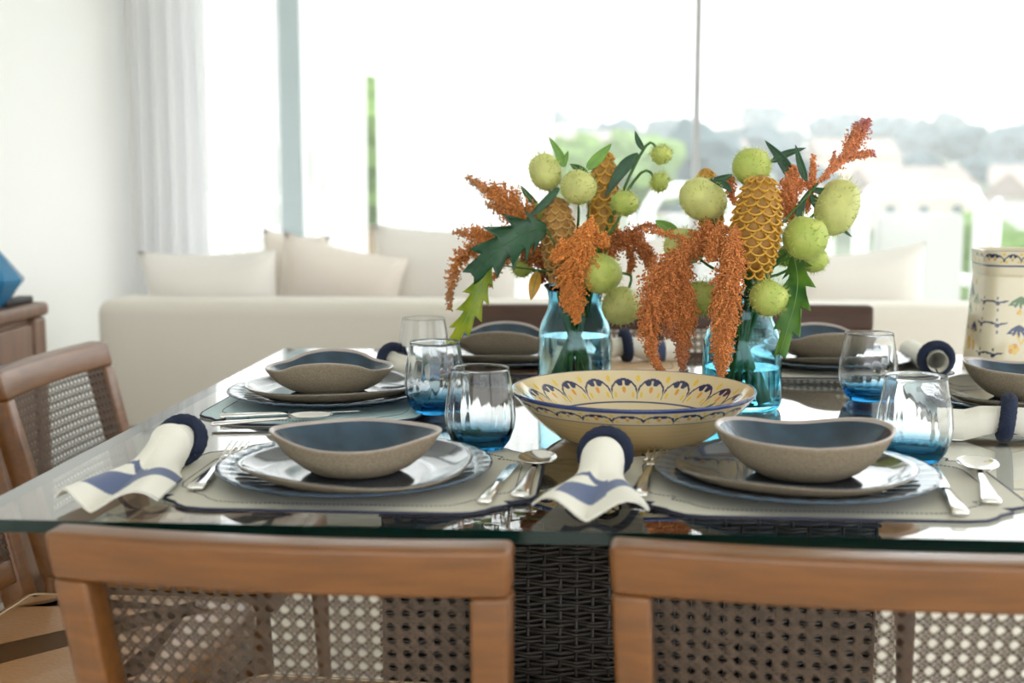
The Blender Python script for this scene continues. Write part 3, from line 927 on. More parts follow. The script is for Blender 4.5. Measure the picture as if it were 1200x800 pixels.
cutlery('fork', (773, 531), (746, 588), 'silver fork beside the navy-ringed napkin and the dark charger')
cutlery('knife', (604, 545), (566, 593), 'silver knife lying beside a spoon left of the centre napkin')
cutlery('spoon', (640, 530), (606, 590), 'silver spoon lying between the knife and the centre napkin')
cutlery('knife', (1092, 552), (1126, 607), 'silver knife next to the glass at the round-ended bowl setting')
cutlery('spoon', (1136, 534), (1166, 601), 'silver spoon lying near the rolled napkin in its navy ring')
cutlery('knife', (418, 484), (256, 491), 'silver knife on the edge of the blue-grey placemat')
cutlery('spoon', (400, 493), (258, 499), 'silver spoon on the edge of the blue-grey placemat, in front of a knife')
cutlery('fork', (1062, 424), (1035, 440), 'silver fork behind the glasses near the far rolled napkin')
cutlery('spoon', (552, 417), (530, 438), 'silver spoon beside the bowl on the tan placemat')
cutlery('fork', (640, 418), (634, 436), 'silver fork beside the left-hand vase on the tan placemat')

# ---------------- napkins
WHITE = np.array([.80, .78, .70]); NAVY = np.array([.035, .05, .10])
def napkin(ring, tail, label, w_end=.062, z=TZ + .001, head=.02, base=TZ, r0=.022, arch=.036, blocks=False, band=False, roll=False):
    # ring: point below the ring; tail: tip of the spread end; head: length beyond the ring
    d = tail - ring; L_ = Vector((d.x, d.y)).length
    t = thing('napkin', label, 'napkin', (ring.x, ring.y, base + .001), math.atan2(-d.x, d.y))
    ns, nt_ = 130, 131; v = []; cols = []
    for lay in (0, 1):
        for i in range(ns):
            s = i / (ns - 1); y = -head + s * (L_ + head)
            q = max(0, (y - .004) / (L_ - .004))
            w_ = r0 * .86 + (w_end - r0 * .86) * (q ** .8 if q > 0 else 0)
            hgt = (2 * r0) * (1 - q) ** 1.0 * .92 + (arch * .75) * q
            for j in range(nt_):
                tt = -1 + 2 * j / (nt_ - 1)
                # rolled near the ring, open fan at the tail with a pointed tip and lifted sides
                a = tt * PI * .97; at = abs(tt)
                g_ = .80 + (.55 if not roll else .18) * min(1, max(0, (abs(y) - .006) / .03))
                lift = .0174 * max(0, 1 - abs(y) / .055)
                rx, rz = max(w_ if not roll else 0, r0 * g_) * math.sin(a), r0 * g_ * (1 + math.cos(a)) + lift
                fx = w_ * math.copysign(at ** .9, tt)
                crest = .004 + hgt * max(0, math.cos(tt * PI * .5)) ** 1.1
                tail = .004 + .021 * math.sin(PI * min(1, at ** 1.15) * .86) + .005 * (1 - at)
                q3 = q * q * (3 - 2 * q)
                fz = crest * (1 - q3) + tail * q3
                m_ = 0 if roll else min(1, q * 2.2); m_ = m_ * m_ * (3 - 2 * m_)
                x = rx * (1 - m_) + fx * m_; zz = rz * (1 - m_) + fz * m_
                yy = y + (.012 * q3 - .040 * at ** 1.3 * q3 if not roll else 0)
                if lay: zz -= .0022 * (1 if m_ > .3 else 0) + .0004; x *= .985
                v.append((x, yy, max(.0006, zz)))
                cu = y / L_; au = -tt
                c = WHITE
                if blocks:
                    ln = .67 - .13 * au
                    if -.66 < au < 1.01 and abs(cu - ln) < (.115 if au < .25 else .08): c = NAVY * 2.4
                    if -.85 < au < -.2 and abs(cu - (.44 - .05 * au)) < .022: c = NAVY * 2.4
                    if -.2 <= au < .35 and abs(cu - (.45 + .30 * (au + .2))) < .03: c = NAVY * 2.4
                elif band and .55 < cu < .72: c = NAVY * 1.6
                cols.append(c)
    f = grid_faces(ns, nt_); m2 = ns * nt_
    f = [q[::-1] for q in f] + [tuple(k + m2 for k in q) for q in f]
    # hem between the layers
    for j in range(nt_ - 1):
        a = (ns - 1) * nt_ + j; f.append((a, a + 1, a + 1 + m2, a + m2)); f.append((j + 1, j, j + m2, j + 1 + m2))
    for i in range(ns - 1):
        a = i * nt_; f.append((a, a + nt_, a + nt_ + m2, a + m2)); a = i * nt_ + nt_ - 1; f.append((a + nt_, a, a + m2, a + nt_ + m2))
    obj('cloth', v, f, 'napkin', t, True, np.array(cols))
    return t
def ring_obj(c, rz, label, R=.0265, r=.0085, tilt=0.0):
    pts = [(R * math.cos(a), 0, R * math.sin(a)) for a in np.linspace(0, 2 * PI, 40, endpoint=False)]
    v = []; k = 14
    for i, p_ in enumerate(pts):
        a = 2 * PI * i / 40
        for j in range(k):
            b = 2 * PI * j / k
            rr = r * (1 + .05 * math.cos(j * PI + i * PI))
            v.append(((R + rr * math.cos(b)) * math.cos(a), 1.25 * rr * math.sin(b), (R + rr * math.cos(b)) * math.sin(a)))
    f = []
    for i in range(40):
        for j in range(k):
            f.append((i * k + j, i * k + (j + 1) % k, ((i + 1) % 40) * k + (j + 1) % k, ((i + 1) % 40) * k + j))
    o = obj('napkin_ring', v, f, 'navy_cord', None, True, loc=(c.x, c.y, TZ + .001 + R * math.cos(tilt) + r * (1 + .25 * math.sin(tilt))), rot=(tilt, 0, rz))
    tag(o, label, 'napkin ring', 'navy corded napkin rings')
def napkin_set(rp, tp, label, rlabel, **kw):
    a = P(*rp, TZ); b = P(*tp, TZ); d = b - a; rz = math.atan2(-d.x, d.y)
    napkin(a, b, label, **kw); ring_obj(a, rz, rlabel, tilt=.55 if kw.get('blocks') else .1)
napkin_set((213, 545), (112, 605), 'white napkin with a navy woven block beside the fork, at the table corner',
           'navy corded ring around the napkin at the table corner', w_end=.06, blocks=True)
napkin_set((709, 562), (688, 616), 'white napkin with navy block fanned out in front of the serving bowl',
           'navy corded ring around the napkin fanned below the serving bowl', w_end=.064, blocks=True)
napkin_set((1178, 519), (1098, 514), 'plain white rolled napkin lying across beside the spoon and glass', 'navy corded ring around the napkin rolled beside the spoon', roll=True, w_end=.024, arch=.04, head=.05)
napkin_set((1096, 443), (1066, 423), 'white rolled napkin lying between the glasses and the painted pitcher', 'navy corded ring seen end-on next to the painted pitcher', roll=True, w_end=.026, arch=.04, head=.016)
napkin_set((733, 425), (795, 424), 'white rolled napkin with navy band lying between the two vases', 'navy corded ring around the napkin between the two vases', roll=True, band=True, w_end=.03, arch=.045, head=.03)
napkin_set((461, 446), (490, 452), 'short white rolled napkin behind the wavy bowl on the blue-grey placemat', 'navy corded ring behind the wavy bowl on the blue-grey placemat', roll=True, w_end=.024, arch=.04, head=.03)

# ================================================================== SERVING BOWL (painted faience)
CREAM = np.array([.66, .55, .34]); OCHRE = np.array([.58, .38, .13]); COB = np.array([.015, .025, .085]); ORG = np.array([.62, .27, .03]); GRN = np.array([.08, .17, .06]); YEL = np.array([.68, .46, .06])
def scallop(cols, u, v_, mask, wl=.09):
    # u: cells, v_: 0 bottom .. 1 top of the band
    fu = u - np.floor(u)
    top = .18 + .60 * np.sqrt(np.clip(1 - ((fu - .5) / .5) ** 2, 0, 1))
    arc = mask & (np.abs(v_ - top) < wl * (1 + 2.2 * np.abs(fu - .5) * (top < .5)))
    cols[arc] = COB
    for du in (-.13, .13):
        b = mask & ((((fu - .5 - du) / .10) ** 2 + ((v_ - .66) / .11) ** 2) < 1); cols[b] = COB
    b = mask & (((fu - .5) / .07) ** 2 + ((v_ - .42) / .12) ** 2 < 1); cols[b] = ORG
    fd = np.minimum(fu, 1 - fu)
    b = mask & ((fd / .07) ** 2 + ((v_ - .82) / .12) ** 2 < 1); cols[b] = YEL
    b = mask & (((fd - .16) / .06) ** 2 + ((v_ - .24) / .11) ** 2 < 1); cols[b] = YEL
BQ = P(741, 514, TZ)
prof = []
for s in np.linspace(0, 1, 120):         # inside, centre to rim
    r = .168 * s; prof.append((r, .008 + .062 * max(0, (s - .42) / .58) ** 1.3))
prof += [(.1695, .0712), (.1705, .0712), (.1712, .0700)]
nin = len(prof)
for s in np.linspace(1, .53, 90):
    r = .1708 * s; prof.append((r, .067 * ((s - .53) / .47) ** 1.5))
prof += [(.084, -.001), (0, -.001)]
prof[0] = (0, .008)
NB = 840
v, f = lathe(prof, NB); v = np.array(v)
rr = np.hypot(v[:, 0], v[:, 1]); th = np.arctan2(v[:, 1], v[:, 0])
row = np.concatenate([[0], np.repeat(np.arange(1, len(prof) - 1), NB), [len(prof) - 1]])
cols = np.tile(CREAM, (len(v), 1))
inside = row < nin - 3; outside = row >= nin
rimm = ~inside & ~outside
# inside band
vb = (rr - .117) / (.164 - .117)
m_in = inside & (vb > 0) & (vb < 1.05)
scallop(cols, th / (2 * PI) * 21, vb, m_in, .045)
cols[inside & (np.abs(rr - .115) < .0013)] = COB * 1.5
X_, Y_ = v[:, 0], v[:, 1]
def blob(cx, cy_, ra, rb, ang, col, msk):
    c, s = math.cos(ang), math.sin(ang); dx = X_ - cx; dy = Y_ - cy_
    b = msk & (((dx * c + dy * s) / ra) ** 2 + ((-dx * s + dy * c) / rb) ** 2 < 1); cols[b] = col
for (cx, cy_, a) in ((.075, .055, .0), (.067, .052, 2.3), (.083, .055, .7), (.075, .065, 1.57), (.066, .062, 2.0), (.085, .063, 1.1)):
    blob(cx, cy_, .012, .006, a, COB, inside)
blob(.105, .056, .016, .003, -.2, GRN, inside); blob(.045, .075, .018, .003, -.5, GRN, inside); blob(.044, .050, .014, .004, .3, GRN * 1.4, inside)
blob(.038, .043, .010, .008, .3, COB * 2, inside)
for (cx, cy_) in ((-.075, .04), (-.065, .052), (-.02, .045), (-.03, .038), (.012, .04)):
    blob(cx, cy_, .009, .006, .5, ORG, inside); blob(cx + .005, cy_ + .008, .004, .004, 0, COB, inside)
# rim and outer band
cols[rimm | (outside & (v[:, 2] > .0650))] = COB * 1.8
vo = (v[:, 2] - .049) / (.0645 - .049)
m_out = outside & (vo > 0) & (vo < 1)
scallop(cols, th / (2 * PI) * 25, vo, m_out, .075)
cols[outside & (np.abs(v[:, 2] - .0475) < .0006)] = COB * 2
low = outside & (v[:, 2] < .047)
st = .5 + .5 * np.sin(v[:, 2] * 900 + 1.5 * np.sin(th * 3))
cols[low] = (CREAM * .85)[None] * (.55 - .3 * st[low])[:, None] + OCHRE[None] * (.45 + .3 * st[low])[:, None]
o = obj('serving_bowl', v, f, 'faience', None, True, cols, loc=(BQ.x, BQ.y, TZ + .002))
tag(o, 'wide cream serving bowl painted with blue scallops and flowers', 'bowl')

# ================================================================== PAINTED PITCHER
PQ = P(1186, 437, TZ)
nz_, na = 150, 400
v = []; zz = []; aa = []; HGT = .234
def sqr(a, half, r):
    c, s = math.cos(a), math.sin(a); p = 5.0
    k = (abs(c) ** p + abs(s) ** p) ** (-1 / p)
    return half * k * c, half * k * s
def half_at(z):
    t = z / HGT
    return .083 + (.071 - .083) * min(1, t / .80) + (.0035 * max(0, (t - .80) / .2) ** .5 if t > .8 else 0)
for lay in (0, 1):
    for k in range(nz_):
        z = HGT * k / (nz_ - 1) if not lay else HGT - (HGT - .01) * k / (nz_ - 1)
        hh = half_at(z) - (.005 if lay else 0)
        for i in range(na):
            a = 2 * PI * i / na + PI / 4
            x, y = sqr(a, hh, 0)
            v.append((x, y, z + (.0 if not lay else 0))); zz.append(z); aa.append(a)
f = grid_faces(2 * nz_, na, True)
f.append(tuple(range(na - 1, -1, -1))); f.append(tuple((2 * nz_ - 1) * na + j for j in range(na)))
v = np.array(v); cols = np.tile(np.array([.68, .60, .43]), (len(v), 1)); zz = np.array(zz)
outer = np.arange(len(v)) < nz_ * na
front = outer & (np.abs(v[:, 1]) >= np.abs(v[:, 0]) * .999)
side = outer & ~front
U = np.where(front, v[:, 0], v[:, 1])
scallop(cols, U / .030 + .5, (zz - .208) / (.232 - .208), outer & (zz > .208) & (zz < .232), .06)
cols[outer & (np.abs(zz - .2345) < .0013)] = COB * 2; cols[outer & (np.abs(zz - .2065) < .0009)] = COB * 2
def dab(u0, z0, ra, rb, ang, col, msk=outer):
    c, s = math.cos(ang), math.sin(ang); dx = U - u0; dz = zz - z0
    b = msk & (((dx * c + dz * s) / ra) ** 2 + ((-dx * s + dz * c) / rb) ** 2 < 1); cols[b] = col
def bird(u0, z0):
    dab(u0 - .008, z0 + .002, .009, .0018, -.2, COB); dab(u0 + .009, z0 + .001, .010, .0018, .2, COB); dab(u0, z0 - .002, .004, .004, 0, COB)
    dab(u0, z0 + .008, .0016, .003, 0, COB); dab(u0, z0 - .014, .0018, .0032, 0, COB)
def tuft(u0, z0, col, s=1.0):
    for a in (-1.1, -.55, 0, .55, 1.1):
        dab(u0 + s * .010 * math.sin(a), z0 - s * .007 * math.cos(a) + .002, s * .0028, s * .012, a * .9, col)
    dab(u0 - s * .015, z0 - s * .009, s * .007, s * .002, .1, col); dab(u0 + s * .015, z0 - s * .010, s * .007, s * .002, -.2, col)
def bloom(u0, z0, s=1.0):
    for k in range(5):
        a = k * 1.257; dab(u0 + s * .005 * math.cos(a), z0 + s * .005 * math.sin(a), s * .004, s * .004, 0, ORG if k % 2 else YEL)
bird(-.052, .140); bird(-.052, .100)
tuft(-.012, .145, GRN); tuft(-.014, .093, COB * 1.3); bloom(.004, .172, .7); bloom(-.014, .122, .6)
bloom(-.022, .055, 1.2); bloom(.010, .055, 1.6); dab(-.014, .074, .0015, .012, .4, YEL); dab(-.004, .074, .0015, .014, -.5, YEL)
tuft(.034, .160, COB * 1.3, 1.3); tuft(.036, .125, GRN, 1.1); dab(.030, .085, .010, .003, .4, COB); dab(.036, .078, .006, .003, -.5, COB); bloom(.055, .10, 1.4)
tuft(.062, .150, COB, 1.0); bird(.062, .075); bird(-.058, .045)
o = obj('ceramic_pitcher', v, f, 'faience', None, True, cols, loc=(PQ.x, PQ.y, TZ + .001), rot=(0, 0, math.radians(-2)))
tag(o, 'tall square cream pitcher painted with blue birds and flowers', 'pitcher')

# ================================================================== VASES
def vase(q, m, label, water_z, R=.064, rn=.046, H=.185):
    out = [(0, 0), (R * .86, 0), (R * .95, .003), (R, .012), (R * .985, .05), (R * .96, .098), (R * .94, .112), (R * .885, .123), (rn * 1.08, .137), (rn, .146), (rn * .97, .162), (rn * 1.02, .176), (rn * 1.16, H)]
    inn = [(rn * 1.12, H + .0015), (rn * .96, .176), (rn * .91, .162), (rn * .94, .145), (rn * 1.02, .136), (R * .835, .121), (R * .89, .111), (R * .912, .097), (R * .94, .05), (R * .95, .016), (R * .88, .010), (0, .010)]
    t = thing('glass_vase', label, 'vase', (q.x, q.y, TZ + .001))
    v, f = lathe(out + inn, 72); obj('body', v, f, m, t)
    wp = [(r * .993, z) for r, z in inn[::-1] if z < water_z]
    wp[0] = (0, .0103); wp[1] = (wp[1][0], .0105)
    rt = np.interp(water_z, [z for r, z in inn[::-1]], [r for r, z in inn[::-1]]) * .993
    v, f = lathe(wp + [(rt, water_z), (0, water_z)], 48); o = obj('water', v, f, 'water', t)
    autosmooth(o, 50)
    return t
D1, D2 = 2.105, 1.972
VQ1 = P(673, 461, TZ); VQ2 = P(868, 477.5, TZ)
vase(VQ1, 'vase_glass', 'light blue glass vase holding the bouquet with the lobed dark leaf', .10)
vase(VQ2, 'vase_glass_deep', 'deeper blue glass vase half full of water holding the right bouquet', .066)

# ================================================================== FLOWERS
def sub_root(name, label, cat, q, group=None):
    return thing(name, label, cat, (q.x, q.y, q.z), 0, group)
def rel(pts, root): return np.array([[p[0] - root.location.x, p[1] - root.location.y, p[2] - root.location.z] for p in pts])
def footp(V_, k=0.0, j=0.0, z=.014):
    return Vector((V_.x + k, V_.y + j, TZ + z))
def neckp(V_, k=0.0, j=0.0): return Vector((V_.x + k, V_.y + j, TZ + .182))
def stem_path(V_, head, slot, bend=None):
    a = slot * 2.4; k, j = .026 * math.cos(a), .026 * math.sin(a)
    pts = [footp(V_, -k * 1.2, -j * 1.2), neckp(V_, k, j)]
    if bend is not None: pts.append(bend)
    pts.append(head)
    return pts
def stem(root, pts, r=.0035, m='stem', n=18):
    p = catmull([rel([q], root)[0] for q in pts], n); v, f = tube(p, np.linspace(r, r * .7, n), 7)
    return obj('stem', v, f, m, root)
def leaf(root, pts, wd, m, lobes=0, curl=.15, n=26, roll=0.0, name='leaf', vein=True, facing=None):
    p = catmull([rel([q], root)[0] for q in pts], n)
    T, N, B = frames(p)
    view = np.array([-p_ for p_ in [rel([CAM], root)[0] * -1]])[0]
    v = []; nc = 9; rows_ = n
    side = []
    for i in range(n):
        vd = rel([CAM], root)[0] - p[i]; vd = vd / np.linalg.norm(vd)
        s = np.cross(T[i], vd); s /= np.linalg.norm(s) + 1e-9
        nn = np.cross(s, T[i])
        c, sn = math.cos(roll), math.sin(roll)
        side.append((s * c + nn * sn, nn * c - s * sn))
    for i in range(n):
        t = i / (n - 1)
        env = (math.sin(PI * min(1, t * .98 + .02) ** .75)) ** .8 if lobes == 0 else max(.05, (math.sin(PI * (t * .93 + .03) ** .8))) ** .6
        for j in range(nc):
            s = -1 + 2 * j / (nc - 1)
            w_ = wd * env
            fwd = 0
            if lobes:
                ph = (t * lobes) % 1.0
                cut = .36 + .64 * (ph ** 1.3)
                if abs(s) > .3:
                    w_ *= 1 - (1 - cut) * (abs(s) - .3) / .7
                fwd = .28 * wd * abs(s) ** 1.5 * ph
            S, Nn = side[i]
            q = p[i] + S * (s * w_) + T[i] * fwd + Nn * (curl * w_ * (1 - s * s) * -1 + (.05 * wd * math.sin(9 * t + 3 * s) if lobes else 0))
            v.append(q)
    v = np.array(v); f = grid_faces(n, nc)
    o = obj(name, v, f, m, root)
    sd = o.modifiers.new('solid', 'SOLIDIFY'); sd.thickness = .0007; sd.offset = 0
    if vein:
        pv = v.reshape(n, nc, 3)[:, nc // 2] + np.array([side[i][1] * .0006 for i in range(n)])
        vv, ff = tube(pv, np.linspace(.0011, .0003, n), 5); obj('vein', vv, ff, 'vein' if m != 'leaf_dark' else 'leaf_mid', o)
    return o
def fruit(root, c, rx, ry, tilt, m, seed, name='fruit'):
    r_ = np.random.default_rng(seed)
    v = ICO3[0].copy(); a = np.arctan2(v[:, 1], v[:, 0])
    s = 1 + .025 * np.cos(6 * a) * (1 - v[:, 2] ** 2) + .012 * np.sin(5 * v[:, 2] + seed)
    top = np.clip(v[:, 2] - .82, 0, 1); v = v * s[:, None]; v[:, 2] -= .9 * top
    tip = .08 * np.clip(-v[:, 2] - .7, 0, 1); v[:, 2] -= tip
    nrm = ICO3[0]
    def xf(q):
        q = q * np.array([rx, rx * .96, ry])
        ct, st_ = math.cos(tilt), math.sin(tilt)
        x = q[:, 0] * ct + q[:, 2] * st_; z = -q[:, 0] * st_ + q[:, 2] * ct
        y = q[:, 1]
        lx = .35 * math.sin(seed * 2.1)
        return np.stack([x, y * math.cos(lx) - z * math.sin(lx), y * math.sin(lx) + z * math.cos(lx)], 1)
    cc = rel([c], root)[0]
    o = obj(name, xf(v) + cc, ICO3[1], m, root)
    # soft bristles
    n = 230; d = r_.standard_normal((n, 3)); d /= np.linalg.norm(d, axis=1)[:, None]
    base = xf(d * .985) ; tipv = xf(d * (1 + (.0056 / rx) * r_.uniform(.7, 1.4, (n, 1))) + .02 * r_.standard_normal((n, 3)))
    V = []; F = []
    for i in range(n):
        t = tipv[i] - base[i]; u = np.cross(t, [.3, .5, .8]); u /= np.linalg.norm(u) + 1e-9; w_ = np.cross(t, u); w_ /= np.linalg.norm(w_) + 1e-9
        k = len(V); r0 = .0007
        V += [base[i] + r0 * u, base[i] - .5 * r0 * u + .87 * r0 * w_, base[i] - .5 * r0 * u - .87 * r0 * w_, tipv[i]]
        F += [(k, k + 1, k + 3), (k + 1, k + 2, k + 3), (k + 2, k, k + 3)]
    stuff(obj('bristles', np.array(V) + cc, F, 'bristle', o, False))
    return o
def balloon(V_, D, px, py, r, dd, label, slot, m='fruit', ry=None, tilt=0.0, bend=None, leaves=(), seed=None):
    d = D + dd; c = W(px, py, d); s = d / FPX; rx = r * s; ry_ = (ry or r) * s
    root = sub_root('balloon_plant', label, 'flower', c, 'balloon plant stems')
    root.location = footp(V_, 0, 0)
    fruit(root, c, rx, ry_, tilt, m, seed or int(px + py))
    top = c + (UP * ry_ * .78)
    b = W(*bend, d) if bend else (neckp(V_) * .45 + c * .55) + Vector((0, .02, 0))
    hook = bend is not None
    stem(root, stem_path(V_, c if not hook else c, slot, b), .0030)
    for (pts, wd, mm) in leaves:
        leaf(root, [W(a_, b_, d + (e_ if len(q_) > 2 else 0)) for q_ in pts for (a_, b_, e_) in [(q_[0], q_[1], q_[2] if len(q_) > 2 else 0)]], wd * s, mm)
    return root
BL, BR = 'left bouquet', 'right bouquet'
# ---- left bouquet fruits
balloon(VQ1, D1, 639, 201, 18.5, -.01, 'egg-shaped pale balloon fruit at the top of the left bouquet', 0, 'fruit_pale', 23, -.35, None,
        [([(660, 195), (655, 180), (643, 160)], 5, 'leaf_bright'), ([(661, 196), (663, 186), (666, 176)], 3, 'leaf_bright')])
balloon(VQ1, D1, 678, 219, 21, -.05, 'round pale balloon fruit between the two beehive gingers of the left bouquet', 1, 'fruit_pale', 20.5, .5, None,
        [([(688, 198), (702, 184), (717, 168)], 6.5, 'leaf_bright'), ([(655, 220), (638, 238), (614, 260)], 5, 'leaf_dark')])
balloon(VQ1, D1, 732, 238, 16, -.02, 'small bright balloon fruit on the upright stem of the left bouquet', 2, 'fruit', 15, .2, (722, 262))
balloon(VQ1, D1, 775, 181, 12, .0, 'topmost tiny balloon fruit on a thin hooked stalk', 3, 'fruit', 11, .1, (752, 178),
        [([(754, 176), (748, 165), (744, 153)], 3.5, 'leaf_dark'), ([(748, 180), (728, 200), (709, 231)], 7.5, 'leaf_dark')])
balloon(VQ1, D1, 773, 213, 10.5, .0, 'tiny balloon fruit hanging just below the topmost one', 3.2, 'fruit', 11.5, .1, (746, 208))
balloon(VQ1, D1, 704, 320, 25, -.09, 'large speckled balloon fruit over the rim of the left vase', 4, 'fruit', 24, .5)
balloon(VQ1, D1, 729, 358, 23, -.05, 'large pale balloon fruit hanging beside the shoulder of the left vase', 5, 'fruit_pale', 24, .9, (738, 322))
balloon(VQ1, D1, 612, 313, 12, .04, 'half-hidden balloon fruit behind the dark lobed leaf', 6, 'fruit', 12, .1)
balloon(VQ1, D1, 632, 250, 14, .02, 'small balloon fruit peeking out beside the lower ginger cone', 7, 'fruit', 13, .1, None,
        [([(629, 240), (619, 230), (610, 217)], 4, 'leaf_mid')])
# ---- right bouquet fruits
balloon(VQ2, D2, 881, 195, 22, .02, 'tapered balloon fruit standing behind the large ginger cone', 0, 'fruit', 23, .1, None,
        [([(932, 216), (918, 190), (896, 164)], 6.5, 'leaf_dark'), ([(903, 190), (922, 180), (945, 173)], 4.5, 'leaf_dark')])
balloon(VQ2, D2, 824, 233, 28.5, .0, 'wide pale balloon fruit under narrow leaves at the side of the right bouquet', 1, 'fruit_pale', 25, .5, None,
        [([(858, 205), (830, 215), (795, 230)], 4.5, 'leaf_dark'), ([(840, 214), (826, 224), (811, 240)], 4.5, 'leaf_dark'), ([(838, 213), (850, 217), (858, 226)], 4.5, 'leaf_dark')])
balloon(VQ2, D2, 944, 278, 26, -.06, 'round bright balloon fruit right of the large ginger cone', 2, 'fruit', 26.5, .2)
balloon(VQ2, D2, 981, 242, 25, .0, 'long balloon fruit at the outer side of the right bouquet', 3, 'fruit_pale', 36, .35, (955, 250),
        [([(937, 268), (938, 245), (948, 222)], 5, 'leaf_dark'), ([(945, 212), (938, 192), (932, 169)], 4.5, 'leaf_dark'),
         ([(968, 222), (982, 217), (998, 214)], 4.5, 'leaf_dark'), ([(950, 228), (960, 242), (972, 254)], 5.5, 'leaf_dark'),
         ([(972, 256), (985, 267), (999, 278)], 3, 'leaf_dark'), ([(952, 222), (965, 224), (978, 222)], 4, 'leaf_dark')])
balloon(VQ2, D2, 901, 348, 22.5, -.075, 'round ribbed balloon fruit resting on the shoulder of the right vase', 4, 'fruit', 22.5, .6, (893, 315))
balloon(VQ2, D2, 803, 288, 25, .03, 'pale balloon fruit half hidden behind orange amaranth', 5, 'fruit_pale', 22, .1)
balloon(VQ2, D2, 822, 348, 19, .0, 'green balloon fruit between two hanging amaranth tails', 6, 'fruit', 22, .1)
balloon(VQ2, D2, 952, 303, 18, .0, 'balloon fruit tucked below the round bright one', 7, 'fruit', 16, .3)
balloon(VQ2, D2, 922, 300, 12, .0, 'tiny green balloon fruit above the hanging lobed leaf', 7.5, 'leaf_bright', 12, .1)

# ---- beehive gingers
def bract_mesh():
    # half-cup scale with thick rolled lip, opening outwards (+Y out, Z up), unit width
    v = []; nu, nv = 13, 5
    lip = []
    for i in range(nu):
        a = PI * (i / (nu - 1))
        x = -math.cos(a) * .5; drop = math.sin(a)
        lip.append(np.array([x, .10 + .30 * drop, -.42 * drop + .12]))
    mb_ = MB()
    vv, ff = tube(np.array(lip), .07, 6); mb_.add(vv, ff)
    g = []
    for j in range(nv):
        s = j / (nv - 1)
        for i in range(nu):
            l = lip[i]; g.append(l * (1 - s) + np.array([l[0] * .55, -.12, -.52]) * s)
    mb_.add(g, grid_faces(nv, nu))
    return mb_
BR_MB = bract_mesh()
ME_BR = mesh('bract', BR_MB.v, BR_MB.f, 'bract'); ME_BR2 = mesh('bract', BR_MB.v, BR_MB.f, 'bract_pale')
def ginger(V_, D, top, bot, w_, dd, label, slot, rows=12, per=9, tlt=0.0, me=None):
    d = D + dd; a = W(*top, d); b = W(*bot, d); s = d / FPX; R = w_ / 2 * s
    root = sub_root('beehive_ginger', label, 'flower', footp(V_), 'beehive ginger stems')
    axis = a - b; L_ = axis.length; axis.normalize()
    q = axis.to_track_quat('Z', 'Y')
    M = Matrix.Translation(b - Vector(root.location)) @ q.to_matrix().to_4x4()
    pf = [(0, 0), (.35, .02), (.62, .12), (.78, .35), (.76, .6), (.60, .85), (.3, .97), (0, 1.0)]
    v, f = lathe([(r * R, z * L_) for r, z in pf], 24)
    o = obj('core', [M @ Vector(x) for x in v], f, 'cone_core', root)
    for k in range(rows):
        t = (k + .35) / rows
        rad = R * (.80 * math.sin(PI * min(1, .16 + .80 * t) ** 1.0) ** .62)
        wdt = 2 * PI * rad / per * 1.28
        for i in range(per):
            an = 2 * PI * (i + .5 * (k % 2)) / per
            c = Vector((rad * math.sin(an) * .82, rad * math.cos(an) * .82, t * L_ * .985))
            o = link('bract', me or ME_BR, root)
            tilt = (.35 - t * .75)
            o.matrix_local = M @ Matrix.Translation(c) @ Matrix.Rotation(-an, 4, 'Z') @ Matrix.Rotation(-tilt, 4, 'X') @ Matrix.Diagonal((wdt, R * .66, L_ / rows * 2.25, 1))
    stem(root, stem_path(V_, b + axis * .01, slot, (neckp(V_) * .35 + b * .65)), .0095, 'stem')
    return root
ginger(VQ1, D1, (652, 230), (658, 325), 47, -.02, 'golden beehive ginger cone low in the left bouquet', 8, 11, 9, me=ME_BR2)
ginger(VQ1, D1, (708, 174), (706, 305), 42, .03, 'tall golden beehive ginger cone at the top of the left bouquet', 9, 14, 8)
ginger(VQ2, D2, (893, 204), (880, 320), 66, -.06, 'large open golden beehive ginger cone in the middle of the right bouquet', 8, 13, 10)
ginger(VQ2, D2, (826, 196), (836, 275), 34, .05, 'small orange beehive ginger tip behind the wide pale balloon fruit', 9, 9, 8)

